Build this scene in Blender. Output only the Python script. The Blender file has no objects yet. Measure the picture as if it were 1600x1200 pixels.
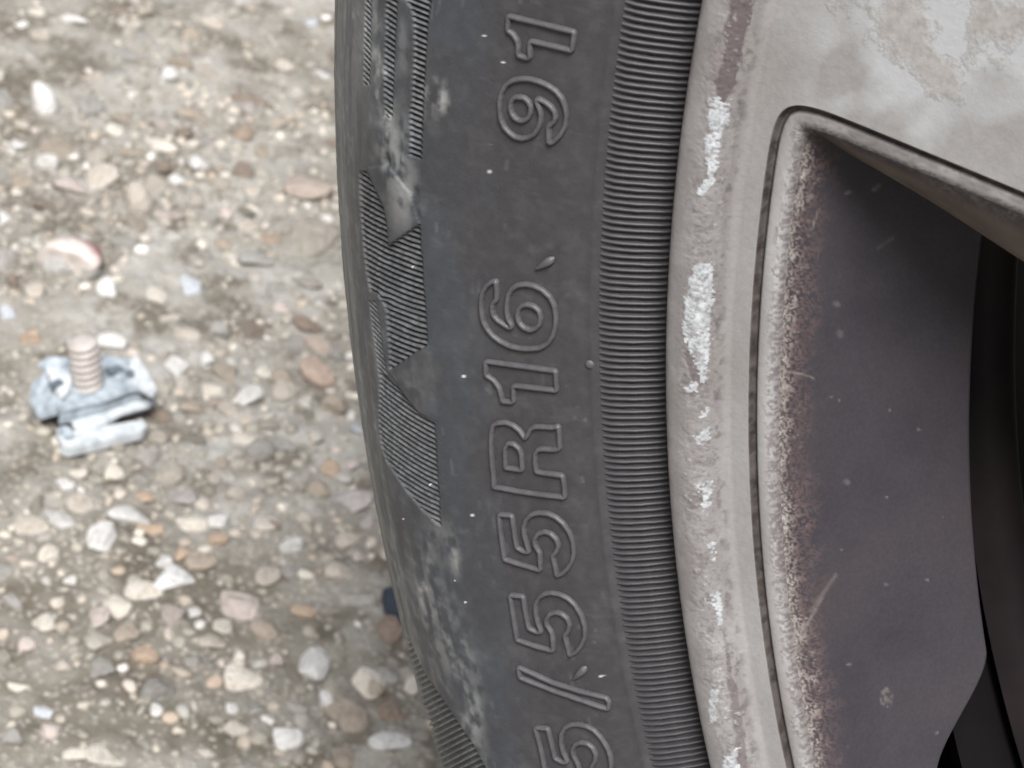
import bpy, math
import numpy as np
from mathutils import Matrix, Vector

# ------------------------------------------------------------------ camera, sky, sun, exposure
sc = bpy.context.scene
CAM = np.array([0.185392, -0.140085, 0.075786])
YAW, PIT, ROL, FPX = 0.450985, 0.609339, 0.228740, 3417.77      # heading, look-down, roll, focal length in 1600 px
_f = np.array([-math.cos(PIT) * math.cos(YAW), -math.cos(PIT) * math.sin(YAW), -math.sin(PIT)])
_r0 = np.cross(_f, [0, 0, 1]); _r0 /= np.linalg.norm(_r0)
_u0 = np.cross(_r0, _f)
_r = math.cos(ROL) * _r0 + math.sin(ROL) * _u0
_u = -math.sin(ROL) * _r0 + math.cos(ROL) * _u0
cd = bpy.data.cameras.new('camera'); cam = bpy.data.objects.new('camera', cd)
sc.collection.objects.link(cam)
cam.matrix_world = Matrix(((_r[0], _u[0], -_f[0], CAM[0]), (_r[1], _u[1], -_f[1], CAM[1]), (_r[2], _u[2], -_f[2], CAM[2]), (0, 0, 0, 1)))
cd.sensor_width = 36.0; cd.lens = FPX / 1600 * 36
cd.clip_start = 0.01; cd.clip_end = 500
cd.dof.use_dof = True; cd.dof.focus_distance = 0.250; cd.dof.aperture_fstop = 64
sc.camera = cam

SUN_DIR = Vector((0.48, 0.26, 0.84)).normalized()
world = bpy.data.worlds.new('World'); sc.world = world; world.use_nodes = True
wn = world.node_tree.nodes; wl = world.node_tree.links
sky = wn.new('ShaderNodeTexSky'); sky.sky_type = 'NISHITA'; sky.sun_disc = False
sky.sun_elevation = math.asin(SUN_DIR.z); sky.sun_rotation = math.atan2(SUN_DIR.x, SUN_DIR.y)
sky.air_density = 1.0; sky.dust_density = 6.0; sky.ozone_density = 1.0
hs = wn.new('ShaderNodeHueSaturation'); hs.inputs['Saturation'].default_value = 0.62
bg = wn['Background']; bg.inputs['Strength'].default_value = 0.05
wl.new(sky.outputs[0], hs.inputs['Color']); wl.new(hs.outputs[0], bg.inputs['Color'])
sd = bpy.data.lights.new('sun', 'SUN'); sd.energy = 2.8; sd.angle = math.radians(25); sd.color = (1.0, 0.995, 0.99)
so = bpy.data.objects.new('sun', sd); sc.collection.objects.link(so)
so.rotation_euler = SUN_DIR.to_track_quat('Z', 'Y').to_euler()
sc.view_settings.view_transform = 'Standard'; sc.view_settings.look = 'None'
sc.view_settings.gamma = 1.0; sc.view_settings.use_curve_mapping = False
sc.view_settings.exposure = 0.98
sc.cycles.max_bounces = 6

# ------------------------------------------------------------------ helpers
GZ = -0.283                         # ground level; the wheel's axis is the world x axis, its outer flange at x = 0
RNG = np.random.default_rng(11)

def rays(px, py):
    px = np.asarray(px, float)[..., None]; py = np.asarray(py, float)[..., None]
    return _f + (px - 800) / FPX * _r - (py - 600) / FPX * _u

def project(P):
    v = P - CAM; z = v @ _f
    return 800 + FPX * (v @ _r) / z, 600 - FPX * (v @ _u) / z

def at_ground(px, py, h=0.0):
    d = rays(px, py); t = (GZ + h - CAM[2]) / d[..., 2:3]
    return CAM + d * t

def at_plane(px, py, x):
    d = rays(px, py); t = (x - CAM[0]) / d[..., 0:1]
    return CAM + d * t

def _hash(i, j, s):
    h = (i.astype(np.int64) * 374761393 + j.astype(np.int64) * 668265263 + s * 974634541) & 0xffffffff
    h = ((h ^ (h >> 13)) * 1274126177) & 0xffffffff
    h = (h ^ (h >> 16)) & 0xffffffff
    return h / 4294967295.0

def vnoise(x, y, s=0):
    i = np.floor(x); j = np.floor(y); u = x - i; v = y - j
    u = u * u * (3 - 2 * u); v = v * v * (3 - 2 * v)
    a = _hash(i, j, s); b = _hash(i + 1, j, s); c = _hash(i, j + 1, s); d = _hash(i + 1, j + 1, s)
    return (a * (1 - u) + b * u) * (1 - v) + (c * (1 - u) + d * u) * v

def fbm(x, y, o=4, s=0):
    t = 0; a = 0.5
    for k in range(o):
        t = t + a * vnoise(x * 2 ** k + 17.3 * k, y * 2 ** k - 9.1 * k, s + k); a *= 0.5
    return t / (1 - 0.5 ** o)

def smooth(a, b, x):
    t = np.clip((x - a) / (b - a), 0, 1); return t * t * (3 - 2 * t)

def sdf(px, py, poly):
    """signed distance to a polygon, positive inside"""
    P = np.asarray(poly, float); px = np.asarray(px, float); py = np.asarray(py, float)
    d = np.full(px.shape, 1e9); ins = np.zeros(px.shape, bool)
    for a, b in zip(P, np.roll(P, -1, 0)):
        e = b - a; wx = px - a[0]; wy = py - a[1]
        t = np.clip((wx * e[0] + wy * e[1]) / (e @ e), 0, 1)
        d = np.minimum(d, np.hypot(wx - e[0] * t, wy - e[1] * t))
        c = (a[1] > py) != (b[1] > py)
        if abs(e[1]) > 1e-9:
            ins ^= c & (px < e[0] * (py - a[1]) / e[1] + a[0])
    return np.where(ins, d, -d)

def spline(cp, n):
    cp = np.asarray(cp, float); t = np.r_[0, np.cumsum(np.hypot(*np.diff(cp, axis=0).T))]
    u = np.linspace(0, t[-1], n) if np.isscalar(n) else np.asarray(n) * t[-1]
    m = np.gradient(cp, t, axis=0)
    i = np.clip(np.searchsorted(t, u, side='right') - 1, 0, len(t) - 2); h = (t[i + 1] - t[i])[:, None]; s = ((u - t[i])[:, None]) / h
    return (2*s**3-3*s**2+1)*cp[i] + (s**3-2*s**2+s)*h*m[i] + (-2*s**3+3*s**2)*cp[i+1] + (s**3-s**2)*h*m[i+1]

def make_mesh(name, V, F, smooth_shade=True):
    V = np.ascontiguousarray(V, np.float32).reshape(-1, 3); F = np.asarray(F, np.int32)
    me = bpy.data.meshes.new(name); n, k = F.shape
    me.vertices.add(len(V)); me.vertices.foreach_set('co', V.ravel())
    me.loops.add(n * k); me.loops.foreach_set('vertex_index', F.ravel())
    me.polygons.add(n); me.polygons.foreach_set('loop_start', np.arange(0, n * k, k, dtype=np.int32))
    me.update(calc_edges=True); me.validate()
    me.polygons.foreach_set('use_smooth', np.full(len(me.polygons), smooth_shade))
    return me

def set_col(me, C, name='Col'):
    a = me.attributes.new(name, 'FLOAT_COLOR', 'POINT')
    a.data.foreach_set('color', np.c_[C.reshape(-1, 3), np.ones(C.size // 3)].astype(np.float32).ravel())

def set_val(me, v, name):
    a = me.attributes.new(name, 'FLOAT', 'POINT'); a.data.foreach_set('value', np.asarray(v, np.float32).ravel())

def grid_faces(nr, nc, wrap=False):
    i = np.arange(nr - 1)[:, None]; j = np.arange(nc if wrap else nc - 1)[None, :]; j2 = (j + 1) % nc
    return np.stack([i * nc + j, i * nc + j2, (i + 1) * nc + j2, (i + 1) * nc + j], -1).reshape(-1, 4)

def link(name, me, mat=None, parent=None, **props):
    o = bpy.data.objects.new(name, me); sc.collection.objects.link(o)
    if mat is not None and me is not None and not me.materials: me.materials.append(mat)
    if parent is not None: o.parent = parent
    for k, v in props.items(): o[k] = v
    return o

def polar(x, R, th):
    return np.stack([np.broadcast_to(x, np.broadcast(R, th).shape), R * np.cos(th), R * np.sin(th)], -1)

def theta_samples(a, b, step, coarse):
    """angles right round the wheel, close together between a and b (degrees)"""
    d = np.arange(a, b, step); c = np.arange(b, a + 360, coarse)
    return np.radians(np.r_[d, c])

# ------------------------------------------------------------------ materials
def new_mat(name):
    m = bpy.data.materials.new(name); m.use_nodes = True
    return m, m.node_tree.nodes, m.node_tree.links, m.node_tree.nodes['Principled BSDF']

def N(nodes, t, **kw):
    n = nodes.new(t)
    for k, v in kw.items():
        if k in n.inputs: n.inputs[k].default_value = v
        else: setattr(n, k, v)
    return n

def noise(nodes, links, scale, detail=4, rough=0.55, coord=None):
    t = nodes.new('ShaderNodeTexNoise'); t.inputs['Scale'].default_value = scale
    t.inputs['Detail'].default_value = detail; t.inputs['Roughness'].default_value = rough
    if coord is not None: links.new(coord, t.inputs['Vector'])
    return t

def ramp(nodes, links, src, pts):
    r = nodes.new('ShaderNodeValToRGB'); e = r.color_ramp.elements
    while len(e) < len(pts): e.new(0.5)
    for k, (p, c) in enumerate(pts):
        e[k].position = p; e[k].color = (*c, 1) if len(c) == 3 else c
    links.new(src, r.inputs[0]); return r

def mix(nodes, links, fac, a, b, mode='MIX'):
    m = nodes.new('ShaderNodeMix'); m.data_type = 'RGBA'; m.blend_type = mode
    for s, v in ((m.inputs[0], fac), (m.inputs[6], a), (m.inputs[7], b)):
        if isinstance(v, (int, float)): s.default_value = v
        elif isinstance(v, tuple): s.default_value = (*v, 1)
        else: links.new(v, s)
    return m.outputs[2]

def bump(nodes, links, bsdf, height, strength, dist, prev=None):
    b = nodes.new('ShaderNodeBump'); b.inputs['Strength'].default_value = strength; b.inputs['Distance'].default_value = dist
    links.new(height, b.inputs['Height'])
    if prev is not None: links.new(prev, b.inputs['Normal'])
    links.new(b.outputs[0], bsdf.inputs['Normal']); return b.outputs[0]

def attr(nodes, name, kind='Fac'):
    a = nodes.new('ShaderNodeAttribute'); a.attribute_name = name
    return a.outputs[kind]

def rubber_mat():
    m, n, l, b = new_mat('tyre_rubber')
    tc = n.new('ShaderNodeTexCoord').outputs['Object']
    g = noise(n, l, 900, 3, 0.6, tc); r = ramp(n, l, g.outputs['Fac'], [(0.25, (0.86,) * 3), (0.75, (1.12,) * 3)])
    c = mix(n, l, 1.0, attr(n, 'Col', 'Color'), r.outputs[0], 'MULTIPLY')
    l.new(c, b.inputs['Base Color'])
    g2 = noise(n, l, 160, 4, 0.6, tc)
    mr = N(n, 'ShaderNodeMapRange'); mr.inputs['To Min'].default_value = 0.46; mr.inputs['To Max'].default_value = 0.66
    l.new(g2.outputs['Fac'], mr.inputs['Value']); l.new(mr.outputs[0], b.inputs['Roughness'])
    b.inputs['Specular IOR Level'].default_value = 0.42
    f = noise(n, l, 2600, 4, 0.65, tc); pv = bump(n, l, b, f.outputs['Fac'], 0.22, 0.00025)
    bump(n, l, b, g2.outputs['Fac'], 0.10, 0.001, pv)
    return m

def plain_rubber(name, col):
    m, n, l, b = new_mat(name)
    tc = n.new('ShaderNodeTexCoord').outputs['Object']
    g = noise(n, l, 700, 4, 0.6, tc)
    r = ramp(n, l, g.outputs['Fac'], [(0.25, tuple(0.82 * c for c in col)), (0.75, tuple(1.25 * c for c in col))])
    l.new(r.outputs[0], b.inputs['Base Color']); b.inputs['Roughness'].default_value = 0.5
    b.inputs['Specular IOR Level'].default_value = 0.42
    f = noise(n, l, 2600, 4, 0.65, tc); bump(n, l, b, f.outputs['Fac'], 0.25, 0.0002)
    return m

def rim_mat():
    m, n, l, b = new_mat('weathered_alloy')
    tc = n.new('ShaderNodeTexCoord').outputs['Object']
    a1 = noise(n, l, 55, 5, 0.62, tc)
    c1 = ramp(n, l, a1.outputs['Fac'], [(0.34, (0.232, 0.220, 0.212)), (0.55, (0.272, 0.263, 0.258)), (0.72, (0.310, 0.305, 0.304))])
    gr = noise(n, l, 1500, 3, 0.7, tc)
    c2 = mix(n, l, 0.5, c1.outputs[0], ramp(n, l, gr.outputs['Fac'], [(0.3, (0.74,) * 3), (0.7, (1.0,) * 3)]).outputs[0], 'MULTIPLY')
    # pale lifting lacquer and crusty bare patches on the spoke
    geo = n.new('ShaderNodeSeparateXYZ'); l.new(tc, geo.inputs[0])
    fl = noise(n, l, 62, 3, 0.5, tc); fl.inputs['Distortion'].default_value = 0.7
    spk = attr(n, 'spoke')
    flr = ramp(n, l, fl.outputs['Fac'], [(0.43, (0,) * 3), (0.56, (1,) * 3)])
    f1 = N(n, 'ShaderNodeMath', operation='MULTIPLY'); l.new(flr.outputs[0], f1.inputs[0]); l.new(spk, f1.inputs[1])
    c3 = mix(n, l, f1.outputs[0], c2, (0.360, 0.368, 0.378))
    cr = noise(n, l, 230, 5, 0.65, tc)
    crust = attr(n, 'crust')
    k1 = N(n, 'ShaderNodeMath', operation='SUBTRACT'); l.new(crust, k1.inputs[0]); k1.inputs[1].default_value = 0.55
    k2 = N(n, 'ShaderNodeMath', operation='ADD'); l.new(k1.outputs[0], k2.inputs[0]); l.new(cr.outputs['Fac'], k2.inputs[1])
    k3 = ramp(n, l, k2.outputs[0], [(0.44, (0,) * 3), (0.56, (1,) * 3)])
    c4 = mix(n, l, k3.outputs[0], c3, ramp(n, l, noise(n, l, 700, 4, 0.7, tc).outputs['Fac'], [(0.3, (0.235, 0.222, 0.210)), (0.6, (0.325, 0.314, 0.302))]).outputs[0])
    edge = ramp(n, l, k2.outputs[0], [(0.455, (0,) * 3), (0.468, (0.42,) * 3), (0.485, (0,) * 3)])
    c4 = mix(n, l, edge.outputs[0], c4, (0.17, 0.155, 0.15))
    # masks carried by the geometry: bare white flakes, plum stains, dirt
    c5 = mix(n, l, attr(n, 'stain'), c4, (0.098, 0.078, 0.082))
    c6 = mix(n, l, attr(n, 'dirt'), c5, ramp(n, l, noise(n, l, 520, 4, 0.7, tc).outputs['Fac'], [(0.35, (0.026, 0.021, 0.022)), (0.66, (0.070, 0.057, 0.050))]).outputs[0])
    c7 = mix(n, l, attr(n, 'flake'), c6, ramp(n, l, noise(n, l, 900, 3, 0.7, tc).outputs['Fac'], [(0.35, (0.25, 0.26, 0.27)), (0.62, (0.44, 0.46, 0.48))]).outputs[0])
    l.new(c7, b.inputs['Base Color'])
    b.inputs['Roughness'].default_value = 0.58; b.inputs['Metallic'].default_value = 0.0
    b.inputs['Specular IOR Level'].default_value = 0.4
    p = bump(n, l, b, gr.outputs['Fac'], 0.22, 0.0003)
    p = bump(n, l, b, k3.outputs[0], 0.22, 0.0003, p)
    p = bump(n, l, b, f1.outputs[0], 0.12, 0.0003, p)
    bump(n, l, b, cr.outputs['Fac'], 0.12, 0.0006, p)
    return m

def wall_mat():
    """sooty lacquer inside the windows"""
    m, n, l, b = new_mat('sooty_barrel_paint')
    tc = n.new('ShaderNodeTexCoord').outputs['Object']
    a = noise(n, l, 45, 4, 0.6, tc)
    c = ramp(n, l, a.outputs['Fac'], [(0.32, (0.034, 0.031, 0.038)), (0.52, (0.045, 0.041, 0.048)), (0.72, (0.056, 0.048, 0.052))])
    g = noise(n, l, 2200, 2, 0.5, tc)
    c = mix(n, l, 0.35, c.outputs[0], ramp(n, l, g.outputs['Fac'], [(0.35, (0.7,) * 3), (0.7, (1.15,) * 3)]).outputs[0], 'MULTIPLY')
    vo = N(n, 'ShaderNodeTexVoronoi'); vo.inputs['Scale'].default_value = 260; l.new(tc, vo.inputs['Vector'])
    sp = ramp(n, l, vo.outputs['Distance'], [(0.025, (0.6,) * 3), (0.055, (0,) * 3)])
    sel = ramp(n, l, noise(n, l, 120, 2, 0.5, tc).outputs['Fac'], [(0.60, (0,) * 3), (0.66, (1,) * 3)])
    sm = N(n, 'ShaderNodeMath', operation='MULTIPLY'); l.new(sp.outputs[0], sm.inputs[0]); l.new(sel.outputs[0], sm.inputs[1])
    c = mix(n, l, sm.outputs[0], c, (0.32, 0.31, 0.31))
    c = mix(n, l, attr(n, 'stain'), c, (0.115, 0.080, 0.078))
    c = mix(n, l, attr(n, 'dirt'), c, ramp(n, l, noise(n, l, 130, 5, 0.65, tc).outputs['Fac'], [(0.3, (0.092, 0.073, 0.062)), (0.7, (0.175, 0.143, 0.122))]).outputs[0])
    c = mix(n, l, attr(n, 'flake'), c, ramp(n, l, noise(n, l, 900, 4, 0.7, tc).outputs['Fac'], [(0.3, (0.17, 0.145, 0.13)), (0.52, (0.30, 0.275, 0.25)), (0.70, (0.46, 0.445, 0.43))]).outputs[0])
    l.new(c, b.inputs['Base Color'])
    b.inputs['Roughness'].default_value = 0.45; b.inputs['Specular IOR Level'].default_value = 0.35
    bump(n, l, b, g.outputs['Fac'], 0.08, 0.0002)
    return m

def simple_mat(name, c0, c1, scale, rough, metal=0.0, bstr=0.2, bdist=0.0004, spec=0.4):
    m, n, l, b = new_mat(name)
    tc = n.new('ShaderNodeTexCoord').outputs['Object']
    a = noise(n, l, scale, 5, 0.6, tc)
    l.new(ramp(n, l, a.outputs['Fac'], [(0.3, c0), (0.7, c1)]).outputs[0], b.inputs['Base Color'])
    b.inputs['Roughness'].default_value = rough; b.inputs['Metallic'].default_value = metal; b.inputs['Specular IOR Level'].default_value = spec
    bump(n, l, b, a.outputs['Fac'], bstr, bdist)
    return m

def ground_mat():
    m, n, l, b = new_mat('worn_concrete')
    tc = n.new('ShaderNodeTexCoord').outputs['Object']
    big = noise(n, l, 16, 5, 0.6, tc)
    c = ramp(n, l, big.outputs['Fac'], [(0.34, (0.155, 0.138, 0.108)), (0.48, (0.270, 0.253, 0.220)), (0.66, (0.415, 0.402, 0.372))])
    dirt = noise(n, l, 55, 4, 0.65, tc)
    c = mix(n, l, ramp(n, l, dirt.outputs['Fac'], [(0.47, (0,) * 3), (0.62, (0.85,) * 3)]).outputs[0], c.outputs[0], (0.118, 0.099, 0.072))
    moss = noise(n, l, 34, 3, 0.6, tc); moss.inputs['Distortion'].default_value = 0.4
    c = mix(n, l, ramp(n, l, moss.outputs['Fac'], [(0.62, (0,) * 3), (0.74, (0.32,) * 3)]).outputs[0], c, (0.135, 0.140, 0.085))
    vo = N(n, 'ShaderNodeTexVoronoi'); vo.inputs['Scale'].default_value = 420; l.new(tc, vo.inputs['Vector'])
    gc = mix(n, l, 0.75, ramp(n, l, vo.outputs['Color'], [(0.0, (0.18, 0.165, 0.145)), (0.5, (0.45, 0.41, 0.36)), (1.0, (0.68, 0.65, 0.61))]).outputs[0], (0.4, 0.37, 0.33))
    gm = ramp(n, l, vo.outputs['Distance'], [(0.22, (0.55,) * 3), (0.42, (0,) * 3)])
    c = mix(n, l, gm.outputs[0], c, gc)
    fine = noise(n, l, 1100, 4, 0.7, tc)
    c = mix(n, l, 0.6, c, ramp(n, l, fine.outputs['Fac'], [(0.3, (0.6,) * 3), (0.7, (1.25,) * 3)]).outputs[0], 'MULTIPLY')
    l.new(c, b.inputs['Base Color']); b.inputs['Roughness'].default_value = 0.9
    p = bump(n, l, b, fine.outputs['Fac'], 0.6, 0.0012)
    bump(n, l, b, gm.outputs[0], 0.5, 0.001, p)
    return m

def pebble_mat(name, src):
    m, n, l, b = new_mat(name)
    tc = n.new('ShaderNodeTexCoord').outputs['Object']
    col = n.new('ShaderNodeObjectInfo').outputs['Color'] if src == 'object' else attr(n, 'Col', 'Color')
    sc_ = 2.4 if src == 'object' else 330
    a = noise(n, l, sc_, 5, 0.65, tc)
    c = mix(n, l, 0.8, col, ramp(n, l, a.outputs['Fac'], [(0.28, (0.62, 0.58, 0.54)), (0.46, (1.0, 0.99, 0.975)), (0.66, (1.2, 1.2, 1.2))]).outputs[0], 'MULTIPLY')
    d = noise(n, l, sc_ * 1.9, 4, 0.6, tc)
    c = mix(n, l, ramp(n, l, d.outputs['Fac'], [(0.60, (0,) * 3), (0.74, (0.4,) * 3)]).outputs[0], c, (0.24, 0.21, 0.17))
    l.new(c, b.inputs['Base Color']); b.inputs['Roughness'].default_value = 0.72
    bump(n, l, b, a.outputs['Fac'], 0.55, 0.16 if src == 'object' else 0.0006)
    return m

M_RUB = rubber_mat(); M_LET = plain_rubber('raised_rubber', (0.068, 0.066, 0.070)); M_RIB = plain_rubber('rib_rubber', (0.038, 0.036, 0.039))
M_RIM = rim_mat(); M_WALL = wall_mat()
M_DARK = simple_mat('shade_black_barrel', (0.006, 0.0055, 0.006), (0.013, 0.011, 0.012), 60, 0.7, spec=0.10)  # near-black colour stands in for the shade deep inside the wheel
M_DARKRIB = simple_mat('shade_dark_rib', (0.013, 0.011, 0.012), (0.024, 0.019, 0.020), 80, 0.6, spec=0.12)  # brown rib, its colour lowered to stand for shade in the gap
M_IRON = simple_mat('rusty_iron', (0.02, 0.016, 0.015), (0.05, 0.036, 0.03), 90, 0.8, spec=0.12)
M_GROUND = ground_mat(); M_PEB = pebble_mat('pebble_stone', 'object'); M_GRIT = pebble_mat('grit_stone', 'mesh')

# ------------------------------------------------------------------ ground
def ground_height(x, y):
    return 0.0034 * (fbm(x * 28, y * 28, 4, 5) - 0.5) + 0.0030 * (fbm(x * 150, y * 150, 3, 9) - 0.5) + 0.0016 * np.abs(fbm(x * 210, y * 210, 2, 14) - 0.5)

gx = np.unique(np.round(np.r_[np.arange(-0.50, 0.0, 0.0010)], 5)); gy = np.arange(-0.70, -0.20, 0.0010)
GX, GY = np.meshgrid(gx, gy, indexing='ij')
fade = smooth(0, 0.05, np.minimum.reduce([GX - gx[0], gx[-1] - GX, GY - gy[0], gy[-1] - GY]))
V = np.stack([GX, GY, GZ + ground_height(GX, GY) * fade], -1)
ground = link('concrete_ground', make_mesh('concrete_ground', V, grid_faces(len(gx), len(gy))[:, ::-1]), M_GROUND,
              kind='structure', label='worn exposed aggregate concrete ground beside the tyre')
# the sheet that carries on to the horizon round the detailed patch
x0, x1, y0, y1 = gx[0], gx[-1], gy[0], gy[-1]; B = 300.0
bx = [-B, x0, x1, B]; by = [-B, y0, y1, B]
Vb = np.array([[a, b_, GZ] for a in bx for b_ in by]); Fb = np.array([f for k, f in enumerate(grid_faces(4, 4)[:, ::-1]) if k != 4])
link('outer_ground', make_mesh('outer_ground', Vb, Fb, False), M_GROUND, ground)

def icosphere(level):
    t = (1 + 5 ** 0.5) / 2
    v = [(-1, t, 0), (1, t, 0), (-1, -t, 0), (1, -t, 0), (0, -1, t), (0, 1, t), (0, -1, -t), (0, 1, -t), (t, 0, -1), (t, 0, 1), (-t, 0, -1), (-t, 0, 1)]
    f = [(0, 11, 5), (0, 5, 1), (0, 1, 7), (0, 7, 10), (0, 10, 11), (1, 5, 9), (5, 11, 4), (11, 10, 2), (10, 7, 6), (7, 1, 8), (3, 9, 4), (3, 4, 2), (3, 2, 6), (3, 6, 8), (3, 8, 9), (4, 9, 5), (2, 4, 11), (6, 2, 10), (8, 6, 7), (9, 8, 1)]
    v = [np.array(p) / np.linalg.norm(p) for p in v]
    for _ in range(level):
        cache = {}; nf = []
        def mid(a, b):
            k = (min(a, b), max(a, b))
            if k not in cache:
                m_ = v[a] + v[b]; v.append(m_ / np.linalg.norm(m_)); cache[k] = len(v) - 1
            return cache[k]
        for a, b_, c in f:
            ab, bc, ca = mid(a, b_), mid(b_, c), mid(c, a)
            nf += [(a, ab, ca), (b_, bc, ab), (c, ca, bc), (ab, bc, ca)]
        f = nf
    return np.array(v), np.array(f)

def pebble_shape(V, rng, facets):
    V = V * (1 + 0.0 * V)
    for _ in range(facets):                          # flat broken faces
        d = rng.normal(size=3); d /= np.linalg.norm(d); k = rng.uniform(0.38, 0.80)
        h = V @ d; V = V - np.outer(np.maximum(h - k, 0) * 0.95, d)
    for _ in range(3):                               # uneven swelling
        d = rng.normal(size=3); d /= np.linalg.norm(d)
        V = V * (1 + 0.13 * np.sin(2.2 * (V @ d) + rng.uniform(0, 6)))[:, None]
    return V

IV2, IF2 = icosphere(2); IV1, IF1 = icosphere(1)
PEB = [make_mesh('pebble', pebble_shape(IV2, RNG, 3 + k % 8), IF2) for k in range(24)]
for me in PEB: me.materials.append(M_PEB)

WHITE, CREAM, BEIGE, TAN, GREY, PINK, ORANGE, BLUE, BROWN, MAUVE = ((0.82, 0.81, 0.79), (0.74, 0.69, 0.61), (0.60, 0.545, 0.475), (0.455, 0.39, 0.32), (0.41, 0.40, 0.375),
    (0.62, 0.545, 0.50), (0.54, 0.415, 0.315), (0.60, 0.635, 0.68), (0.30, 0.235, 0.19), (0.53, 0.49, 0.475))
# pebbles that stand out: image x, y, width, height, colour
KEY = [(488,386,72,70,(0.40, 0.365, 0.315)),(478,446,50,40,(0.42, 0.38, 0.34)),(500,540,50,30,(0.46, 0.385, 0.33)),(440,590,44,36,TAN),(260,127,34,36,WHITE),(66,172,42,50,WHITE),(4,160,46,56,GREY),(310,257,28,28,WHITE),(276,282,25,24,WHITE),(255,230,44,22,CREAM),(2,345,26,30,WHITE),(10,495,28,22,BLUE),
 (168,456,34,32,WHITE),(175,541,34,36,WHITE),(50,531,38,34,ORANGE),(365,403,26,30,CREAM),(400,411,46,34,GREY),(296,450,28,42,BLUE),(478,300,66,52,(0.50, 0.42, 0.365)),(483,38,24,22,BLUE),
 (415,580,24,28,CREAM),(322,562,28,38,WHITE),(495,585,58,48,(0.49, 0.385, 0.315)),(480,512,44,26,BROWN),(212,326,48,42,BEIGE),(160,280,40,58,BEIGE),(110,296,54,40,PINK),(200,812,62,36,WHITE),
 (224,779,34,30,ORANGE),(234,830,34,26,ORANGE),(132,792,46,30,BEIGE),(176,742,44,38,CREAM),(155,852,44,50,WHITE),(342,818,34,46,WHITE),(297,822,46,30,CREAM),(284,783,40,30,MAUVE),
 (337,850,28,20,ORANGE),(270,914,58,46,WHITE),(258,884,34,36,WHITE),(228,930,44,34,CREAM),(312,878,40,28,TAN),(284,872,26,24,ORANGE),(455,860,44,34,WHITE),(423,822,44,30,CREAM),
 (430,826,28,26,BROWN),(370,948,64,52,PINK),(182,950,40,38,CREAM),(150,976,34,46,PINK),(198,995,32,40,TAN),(548,790,60,44,MAUVE),(497,767,48,40,TAN),(512,738,26,26,ORANGE),
 (486,1040,40,66,WHITE),(572,1068,46,52,CREAM),(546,1116,58,60,TAN),(376,1066,56,40,CREAM),(245,1110,22,22,WHITE),(365,1112,20,18,WHITE),(448,1156,42,42,WHITE),(612,1166,50,34,WHITE),
 (72,1116,30,24,BLUE),(75,1146,32,30,PINK),(541,1182,36,40,TAN),(508,1098,26,24,WHITE),(160,1188,58,36,CREAM),(222,1032,36,28,ORANGE),(432,1034,30,32,PINK),(472,958,40,22,ORANGE),
 (120,36,44,22,WHITE),(32,38,22,20,WHITE),(34,228,26,24,WHITE),(120,738,26,26,CREAM),(100,760,30,24,WHITE),(50,828,44,34,BEIGE),(75,870,24,22,CREAM),(465,1106,24,20,GREY),
 (610,985,40,50,BROWN),(636,1060,18,34,BEIGE),(640,1080,20,30,CREAM),(612,1115,46,46,BROWN),(585,1080,34,34,TAN),(600,1060,40,30,GREY),(560,940,44,36,GREY),(530,905,40,34,BEIGE),
 (545,850,34,24,BEIGE),(560,870,20,26,PINK),(575,820,26,36,MAUVE),(555,675,20,30,BLUE),(545,735,26,26,PINK),(520,640,46,34,TAN),(450,620,40,32,BEIGE),(360,640,40,26,BEIGE),
 (300,640,34,26,TAN),(440,700,50,34,GREY),(380,690,34,26,CREAM),(330,610,30,22,CREAM),(340,520,40,32,GREY),(270,500,36,24,BEIGE),(240,470,30,28,CREAM),(440,480,26,26,PINK),
 (400,440,20,20,CREAM),(290,525,40,22,BEIGE),(350,380,30,26,TAN),(330,340,26,28,GREY),(350,335,24,30,PINK),(390,350,30,20,BEIGE),(430,190,36,24,TAN),(445,100,30,24,BEIGE),
 (300,180,40,22,TAN),(330,40,34,20,BEIGE),(200,90,42,20,GREY),(60,20,30,22,CREAM),(65,60,36,24,BEIGE),(190,190,36,26,TAN),(185,210,30,20,CREAM),(140,170,34,30,GREY),
 (40,1010,40,34,PINK),(65,980,34,28,CREAM),(100,1045,30,24,BEIGE),(20,940,34,28,GREY),(110,910,24,22,WHITE),(30,1075,28,22,CREAM),(300,960,24,22,WHITE),(345,985,30,24,CREAM),
 (330,1010,36,26,BEIGE),(410,990,44,26,TAN),(415,905,34,26,BEIGE),(300,1040,26,26,GREY),(120,1185,30,22,CREAM),(20,1160,40,34,GREY),(320,1180,30,24,CREAM),(400,1120,24,20,GREY)]
taken = []
n_peb = 0
def put_pebble(c, sx, sy, sz, col, rng, rz=None):
    global n_peb
    o = link('pebble', PEB[int(rng.integers(len(PEB)))], None, ground)
    o.location = c; o.scale = (sx, sy, sz); o.rotation_euler = (rng.uniform(-0.25, 0.25), rng.uniform(-0.25, 0.25), rng.uniform(0, 6.28) if rz is None else rz)
    j = rng.uniform(0.88, 1.08); o.color = (min(col[0] * j, 0.85), min(col[1] * j, 0.85), min(col[2] * j, 0.85), 1)
    n_peb += 1

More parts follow.
